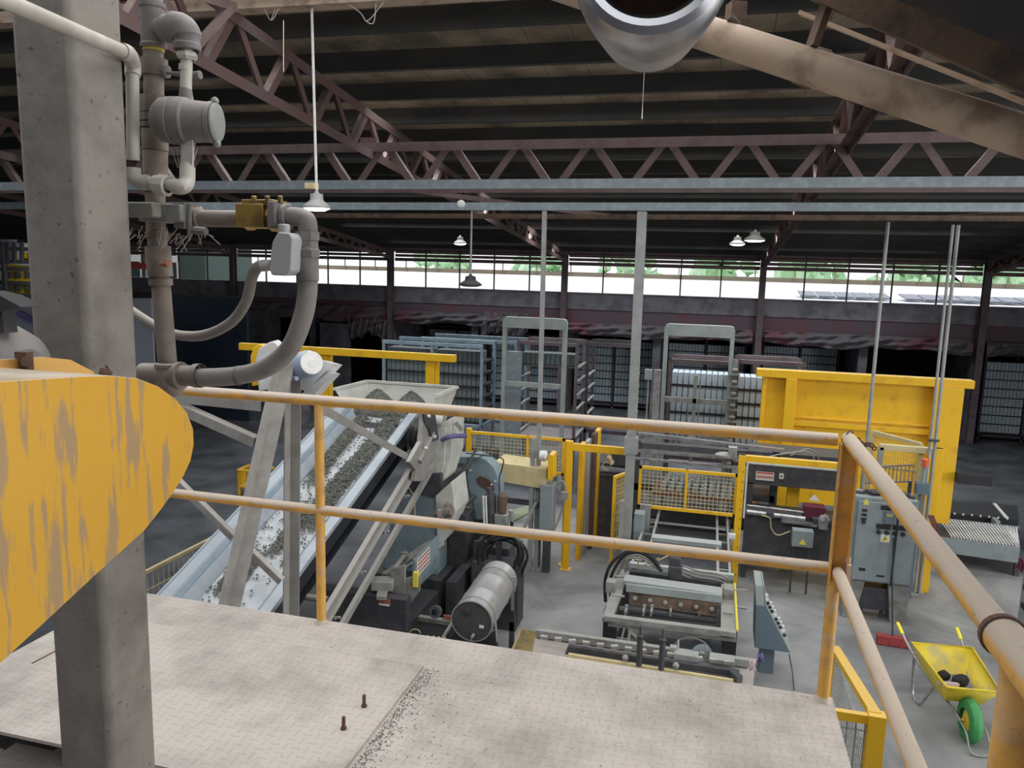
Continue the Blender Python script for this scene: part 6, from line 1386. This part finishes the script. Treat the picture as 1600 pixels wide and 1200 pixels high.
rl_ = thing('beacon_lamp', 'red topped signal beacon on a grey box behind the cabinet', 'beacon', P(1441, 770, Y=10.7))
q = P(1440, 766, Y=10.7); b = B(); b.bb(q.x - .07, q.x + .08, 10.66, 10.78, q.z - .05, q.z + .10); b.bb(q.x - .02, q.x + .02, 10.72, 10.76, 0, q.z); b.build('beacon_box', M['console'], rl_, bevel=0.005)
b = B(); b.tube([q + V((0, 0, .10)), q + V((.01, 0, .32))], [0.03, 0.022], 12); b.build('beacon_stem', M['cab'], rl_)
b = B(); b.lathe(q + V((.01, 0, .32)), (0, 0, 1), [(0, 0.04), (.09, .04), (.10, .03), (.10, .001)], 16); b.build('beacon_lens', mat('beacon_red', (0.75, 0.12, 0.04), 0.35), rl_)
b = B()
for k in range(5): b.tube(spline([P(1450 + 2*k, 805, Y=10.75), P(1459 + 2*k, 830, Y=10.75), P(1461 + 2*k, 858, Y=10.75), P(1456 + 2*k, 884, Y=10.85)], 5), 0.007, 6)
solo(b, 'cable_loom', M['maroon'], 'dark maroon cables hanging right of the control cabinet', 'cables')

# ---- right dark conveyor beam and table
rb = thing('stacker_conveyor', 'dark long stacker beam with red and white label between yellow frame and corner post', 'machine', (1.2, 11.2, 0))
b = B(); b.bb(0.60, 2.0, 11.0, 11.12, 1.28, 1.56); b.build('side_beam', M['machdark'], rb, bevel=0.004)
b = B(); b.bb(0.60, 2.0, 10.98, 11.14, 1.565, 1.58); b.build('top_lip', M['galvpost'], rb)
b = B(); b.bb(0.60, 2.0, 11.3, 11.9, 1.56, 1.68); b.build('top_deck', M['machdark'], rb)
b = B(); q = P(1195, 744, Y=10.99); b.box((q.x, 10.99, q.z), (0.24, 0.006, 0.12)); b.build('label_plate', M['whitesticker'], rb)
b = B(); 
for dz in (.045, 0.0, -.02): b.box((q.x, 10.984, q.z + dz), (0.22, 0.004, 0.018 if dz > 0 else 0.008))
b.build('label_red_print', M['red'], rb)
b = B(); q2 = P(1221, 744, Y=10.99); b.box((q2.x, 10.99, q2.z), (0.06, 0.006, 0.08)); b.build('small_label', M['whitesticker'], rb)
b = B(); b.box((q2.x, 10.984, q2.z), (0.02, 0.004, 0.035)); b.build('small_label_mark', M['console'], rb)
b = B(); b.bb(1.16, 1.32, 11.25, 11.35, 0, 1.3); b.build('yellow_leg', M['yellow'], rb)
for x in (0.64, 1.96):
    b = B(); b.bb(x - .04, x + .04, 11.0, 11.1, 0, 1.3); b.build('leg', M['machdark'], rb)
b = B(); b.bb(1.90, 1.98, 10.99, 11.02, 1.60, 1.75); 
for k in range(3): b.cyl((1.90, 10.985, 1.62 + .04*k), (1.90, 10.975, 1.62 + .04*k), .012, n=8)
b.build('button_strip', M['black'], rb)
tb2 = thing('work_table', 'dark work table with silver slide rods behind the yellow frame post', 'table', (1.2, 10.7, 0))
b = B(); b.bb(0.58, 1.9, 10.7, 11.2, 0.90, 0.95); b.build('table_top', M['machdark'], tb2)
b = B(); b.tube([(0.60, 10.65, 0.98), (1.35, 10.65, 0.96)], 0.035, 12); b.tube([(0.60, 10.72, 1.05), (1.60, 10.72, 1.02)], 0.014, 10); b.bar((1.05, 10.62, .92), (1.5, 10.62, .9), .03, .05); b.build('slide_rod', M['steeldull'], tb2)
b = B(); b.box((0.9, 10.66, .97), (.10, .12, .08)); b.box((1.5, 10.66, .95), (.12, .12, .08)); b.build('slide_block', M['machdark'], tb2, bevel=.006)
b = B(); b.bb(0.58, 1.9, 10.72, 10.76, 0.35, 0.9); b.build('apron', M['machdark'], tb2)
for x in (0.62, 1.86):
    b = B(); b.bb(x - .03, x + .03, 10.75, 10.82, 0, .9); b.build('leg', M['machdark'], tb2)
b = B(); q = P(1254, 840, Y=10.4); b.bb(q.x - .13, q.x + .13, 10.36, 10.5, q.z - .12, q.z + .10); b.build('junction_box', M['cab'], tb2, bevel=.006)
b = B(); b.prism([(q.x - .05, 10.35, q.z - .08), (q.x + .05, 10.35, q.z - .08), (q.x, 10.35, q.z)], (0, .004, 0)); b.build('warning_triangle', M['warn'], tb2)
b = B(); b.bar((q.x - .1, 10.43, q.z - .12), (q.x - .1, 10.43, 0), .025, .025, up=(1, 0, 0)); b.bar((q.x + .1, 10.43, q.z - .12), (q.x + .1, 10.43, 0), .025, .025, up=(1, 0, 0)); b.bar((q.x, 10.5, q.z), (q.x, 10.74, q.z), .03, .03); b.build('box_stand', M['machdark'], tb2)
b = B(); b.tube(spline([P(x, y, Y=10.5) for x, y in ((1190, 805), (1203, 810), (1205, 825), (1215, 836), (1235, 830))], 6), .007, 6); b.build('yellow_cable', M['cream'], tb2)
b = B(); q = P(1275, 790, Y=10.75); b.bb(q.x - .15, q.x + .12, 10.7, 10.9, .955, 1.12); mb = solo(b, 'parts_bin', M['maroon'], 'maroon bin with white paper on the dark work table', 'bin', bevel=.006)
b = B(); b.prism([q + V((-.08, .05, .05)), q + V((.05, .05, .05)), q + V((-.02, .05, .13))], (0, .03, 0)); b.build('paper', M['whitesticker'], mb)
b = B(); q = P(1287, 812, Y=10.5); b.blob(q, .07, 8, .25); b.bb(q.x - .05, q.x + .05, 10.45, 10.6, q.z - .12, q.z); b.bb(q.x - .02, q.x + .02, 10.55, 10.72, q.z - .1, q.z - .06); solo(b, 'grey_vice', M['machgrey'], 'pale grey vice clamped at the edge of the dark work table', 'vice')

# ---- roller conveyor far right
rk = thing('roller_conveyor', 'low conveyor with striped grating top at the right edge beyond the cabinet', 'conveyor', (4.1, 12.8, 0))
rz = 0.42
ra, rb_, rcc, rd = [P(*p, Z=rz) for p in ((1467, 812), (1592, 826), (1592, 856), (1462, 838))]
b = B(); b.prism([ra, rb_, rcc, rd], (0, 0, -.03)); b.build('dark_bed', M['machdark'], rk)
b = B()
for k in range(26):
    t = k/26; t2 = min(1, t + .055); b.bar(rd.lerp(rcc, min(1, t + .2)) + V((0, 0, .02)), ra.lerp(rb_, t) + V((0, 0, .02)), .020, .02)
b.build('slat', M['white'], rk)
b = B(); b.bar(ra, rb_, .04, .06); b.bar(rd + V((0, -.03, -.10)), rcc + V((0, -.03, -.10)), .04, .22); b.build('side_rail', M['cab'], rk)
b = B()
for q in (ra, rb_, rcc, rd): b.bb(q.x - .03, q.x + .03, q.y - .03, q.y + .03, 0, rz - .02)
b.build('leg', M['machdark'], rk)
lk = thing('low_black_trough', 'low black trough with pale bolts beyond the striped conveyor', 'trough', P(1530, 790, Z=.4))
ta, tb_, tc_, td = [P(*p, Z=.5) for p in ((1470, 782), (1590, 790), (1592, 812), (1468, 800))]
b = B(); b.prism([ta, tb_, tc_, td], (0, 0, -.45)); b.build('trough_body', M['black'], lk)
b = B()
for k in range(8): b.blob(td.lerp(tc_, .08 + k*.11) + V((0, -.01, 0)), .02, 6, .3)
b.bar(ta.lerp(tb_, .7), td.lerp(tc_, .85), .05, .03); b.build('pale_bolt', M['white'], lk)
b = B(); b.bar(td + V((0, -.05, -.3)), td + V((0, -.05, 0)), .04, .04, up=(1, 0, 0)); b.bar(tc_ + V((-.35, -.06, -.4)), tc_ + V((-.35, -.06, 0.0)), .3, .06, up=(1, 0, 0)); b.build('end_plate', M['cab'], lk)
ge = thing('grey_press_side', 'grey perforated machine side cut by the right edge', 'machine', (3.45, 8.8, 0))
q0, q1 = P(1592, 700, Y=8.8), P(1586, 960, Y=8.8)
b = B(); q1 = P(1590, 960, Y=9.1); b.bb(q1.x, q1.x + .8, 8.8, 9.1, 0.55, q0.z); b.build('machine_body', M['cab'], ge, bevel=.01)
b = B()
for k in range(8): b.box((q1.x - .004, 8.95, .75 + .2*k), (.02, .14, .06))
b.build('slot', M['black'], ge)
b = B(); b.bb(q1.x + .02, q1.x + .7, 8.82, 9.08, 0, .55); b.build('dark_base', M['machdark'], ge)
rag('rag', P(1590, 872, Y=9.1) + V((.02, -.02, 0)), .08, .16, 'maroon', 'maroon rag hanging at the right edge below the grey machine side', 6)

# ---- wheelbarrow
wb = thing('wheelbarrow', 'yellow wheelbarrow with a green wheel on the concrete at lower right', 'wheelbarrow', (2.4, 7.8, 0))
wx, wy = 2.50, 7.42
back = V((-0.10, 0.995, 0)).normalized(); sd = V((back.y, -back.x, 0))
def W(f_, s_, z): return V((wx, wy, 0)) + back*f_ + sd*s_ + V((0, 0, z))
b = B(); b.lathe(W(0, -.05, .195), sd, [(0, .11), (0, .15), (.012, .185), (.04, .198), (.06, .198), (.088, .185), (.10, .15), (.10, .11)], 28); b.build('tyre', M['tyre'], wb)
b = B(); b.lathe(W(0, -.045, .195), sd, [(0, .02), (0, .05), (.03, .11), (.06, .11), (.09, .05), (.09, .02)], 20); b.tube([W(0, -.10, .195), W(0, .10, .195)], .012, 8); b.build('wheel_hub', M['barrow'], wb)
top = [W(.0, -.23, .50), W(.0, .23, .50), W(.76, .285, .55), W(.76, -.285, .55)]
bot = [W(.16, -.16, .29), W(.16, .16, .29), W(.60, .19, .29), W(.60, -.19, .29)]
b = B(); b.add(top + bot, [(0, 1, 5, 4), (1, 2, 6, 5), (2, 3, 7, 6), (3, 0, 4, 7), (4, 5, 6, 7)]); b.build('tray', M['barrow'], wb, solid=.006)
b = B(); bt = [W(.19, -.15, .33), W(.19, .15, .33), W(.60, .19, .33), W(.60, -.19, .33)]; b.prism(bt, (0, 0, -.02)); b.build('caked_residue', M['lintel'], wb)
b = B(); b.tube(top + [top[0]], .011, 8); b.build('tray_rim', M['barrow'], wb)
for s_ in (-1, 1):
    b = B(); b.tube(spline([W(-.02, s_*.085, .195), W(.22, s_*.14, .27), W(.62, s_*.21, .34), W(.90, s_*.27, .46), W(1.12, s_*.29, .54)], 5), .014, 10); b.build('handle_bar', M['steeldull'], wb)
    b = B(); b.tube([W(1.02, s_*.284, .505), W(1.17, s_*.292, .56)], .019, 10); b.build('grip', M['grip'], wb)
    b = B(); b.tube(spline([W(.78, s_*.24, .42), W(.72, s_*.25, .12), W(.66, s_*.25, .015), W(.52, s_*.24, .02), W(.44, s_*.21, .16), W(.40, s_*.17, .29)], 6), .014, 10); b.build('leg', M['steeldull'], wb)
b = B(); b.tube(spline([W(0, .09, .195), W(-.16, .09, .16), W(-.25, .07, .03), W(-.25, -.07, .03), W(-.16, -.09, .16), W(0, -.09, .195)], 5), .009, 8); b.tube([W(.20, .12, .28), W(.0, .10, .2)], .01, 8); b.build('front_stay', M['machgrey'], wb)
for (f_, s_, r_), l in (((.42, -.09, .06), 'left dark lump of scrap lying in the yellow wheelbarrow'), ((.34, .03, .075), 'right dark lump of scrap lying in the yellow wheelbarrow')):
    b = B(); b.blob(W(f_, s_, .40), r_, 10, .12, (1, .8, .9)); solo(b, 'scrap_lump', M['black'], l, 'scrap')
b = B(); b.bar(W(.14, -.24, .46), W(.22, -.04, .42), .03, .03); solo(b, 'wood_handle', M['pinkpale'], 'pale stick lying across the yellow wheelbarrow tray', 'stick')
# ---- broom
br = thing('broom', 'red bristled broom standing on the floor before the control cabinet leg', 'broom', (2.28, 9.3, 0))
b0_, b1_ = P(1370, 997, Z=.06), P(1418, 1004, Z=.06)
b = B(); b.bar(b0_, b1_, .09, .10); 
rnd = random.Random(8)
for k in range(90):
    q = b0_.lerp(b1_, rnd.random()) + V((0, rnd.uniform(-.05, .05), -.02)); b.bar(q, q + V((rnd.uniform(-.015, .015), rnd.uniform(-.02, .02), -.04)), .008, .008, up=(1, 0, 0))
b.build('bristle_head', M['broom'], br)
b = B(); b.tube([b0_.lerp(b1_, .5) + V((0, 0, .05)), P(1394, 905, Y=9.62), P(1396, 840, Y=9.72)], .009, 8); b.build('broom_handle', M['black'], br)

# ================================================================== FAR LEFT BACKGROUND
fy = thing('yellow_rack_machine', 'bright yellow racking machine lit far behind the grey column at left', 'machine', P(30, 460, Y=16))
def FL(x, y, Y=16.0): return P(x, y, Y=Y)
b = B(); b.prism([FL(8, 412), FL(64, 418), FL(64, 466), (FL(66, 466).x, 16, 0), (FL(6, 462).x, 16, 0), FL(8, 462)], (0, 0.06, 0)); b.build('yellow_sheet', M['signyellow'], fy, smooth=False)
b = B()
for x in (4, 60): b.bar(FL(x, 378, 15.8), (FL(x, 378, 15.8).x, 15.8, 0), .12, .10, up=(1, 0, 0))
for y in (388, 408, 420, 441, 460): b.bar(FL(-6, y, 15.85), FL(66, y + 2, 15.85), .1, .09)
for x in (12, 22, 34, 48): b.bar(FL(x, 378, 15.8), FL(x, 412, 15.8), .05, .10, up=(1, 0, 0))
for k in range(2):
    for x in (16, 30, 44): b.box(FL(x, 430 + 20*k, 15.85), (.12, .05, .16))
b.build('dark_frame', M['machdark'], fy)
b = B()
for x, y in ((5, 398), (22, 399), (42, 401), (60, 402)): b.box(FL(x, y, 15.9), (.17, .02, .2))
b.build('yellow_window', M['signyellow'], fy)
b = B(); b.blob(FL(56, 431, 15.6), .09, 10); b.build('lit_bulb', M['lampon'], fy)
Lp = bpy.data.lights.new('bulb_light', 'POINT'); Lp.energy = 15; Lp.shadow_soft_size = .1; Lo = bpy.data.objects.new('bulb_light', Lp); COL.objects.link(Lo); Lo.parent = fy; Lo.location = FL(50, 428, 15.2) - WL[fy]
ws = thing('pale_partition', 'pale sheet partition with sloping rail behind the grey column', 'partition', P(50, 560, Y=13))
b = B(); a_ = P(-40, 466, Y=13); e_ = P(236, 466, Y=13); b.prism([(a_.x, 13, 0), (e_.x, 13, 0), (e_.x, 13, e_.z), (a_.x, 13, a_.z)], (0, .05, 0)); b.build('sheet', M['lightwall'], ws, smooth=False)
b = B(); b.bar(P(10, 480, Y=12.9), P(90, 520, Y=12.9), .08, .12); b.build('sloping_rail', M['purple'], ws)
nv = thing('navy_panel', 'dark navy sheet panel wall right of the riser pipe in the background', 'panel', (-12, 19, 0))
Yn = 17.5
n0, n1 = P(263, 462, Y=Yn), P(384, 456, Y=Yn)
b = B(); b.bb(n0.x, n1.x, Yn, Yn + .1, 0, n0.z); b.build('sheet', M['navy'], nv, smooth=False)
b = B(); b.bb(n0.x - .03, n1.x + .03, Yn - .03, Yn + .13, n0.z, n0.z + .06); b.build('top_trim', M['rackdark'], nv)
b = B(); s0, s1 = P(200, 480, Y=16.5), P(255, 480, Y=16.5); b.tube([(s0.x, 16.5, s0.z - .25), (s1.x, 16.5, s0.z - .25)], .28, 20); tk = solo(b, 'blue_duct', M['navy'], 'dusty blue horizontal duct between the grey column and riser pipe', 'duct')
b = B(); b.bb(s0.x - .1, s1.x + .1, 16.4, 16.6, 0, s0.z - .4); b.build('duct_support', M['navy'], tk)
rbm = P(196, 413, Y=15)
b = B(); b.bar(P(150, 412, Y=15), P(232, 416, Y=15), .08, .14); b.bb(rbm.x - .1, rbm.x, 15, 15.1, 0, rbm.z); solo(b, 'red_beam', M['red'], 'short red steel beam behind the riser pipe', 'beam')
# site office seen through the left clerestory bay
of = thing('site_office', 'dark green site office with sliding windows outside the left clerestory bay', 'building', (-21, 25, 0))
b = B(); b.bb(-27, -18.2, 25, 28, -.5, 5.6); b.build('office_wall', mat('office_wall', (0.05, 0.075, 0.065), 0.8), of, smooth=False)
for x0_, x1_ in ((-22.3, -20.9), (-20.7, -19.3)):
    b = B(); b.bb(x0_, x1_, 24.94, 24.99, 3.3, 4.6); wnn = b.build('office_window', mat('office_glass', (0.03, 0.05, 0.045), 0.3), of)
    b = B(); b.bb(x0_, x1_, 24.92, 24.94, 4.0, 4.25); b.bb(x0_, x0_ + .06, 24.91, 24.95, 3.3, 4.6); b.bb(x1_ - .06, x1_, 24.91, 24.95, 3.3, 4.6); b.build('window_frame', M['white'], wnn)
# grey side wall block left of the chambers
b = B(); q0, q1 = P(515, 520, Y=21.7), P(500, 520, Y=21.7)
b.bb(P(500, 540, Y=21.8).x, P(545, 540, Y=21.8).x, 21.8, 21.95, 0, 2.3); solo(b, 'chamber_door', M['wallconc'], 'pale stained chamber door leaf standing left of the dark chamber', 'door')
b = B(); b.bb(P(380, 540, Y=21.8).x, P(435, 540, Y=21.8).x, 21.8, 21.95, 0, 2.6); solo(b, 'block_wall', M['wallconc'], 'sooty block wall piece behind the white drive cover', 'wall panel')
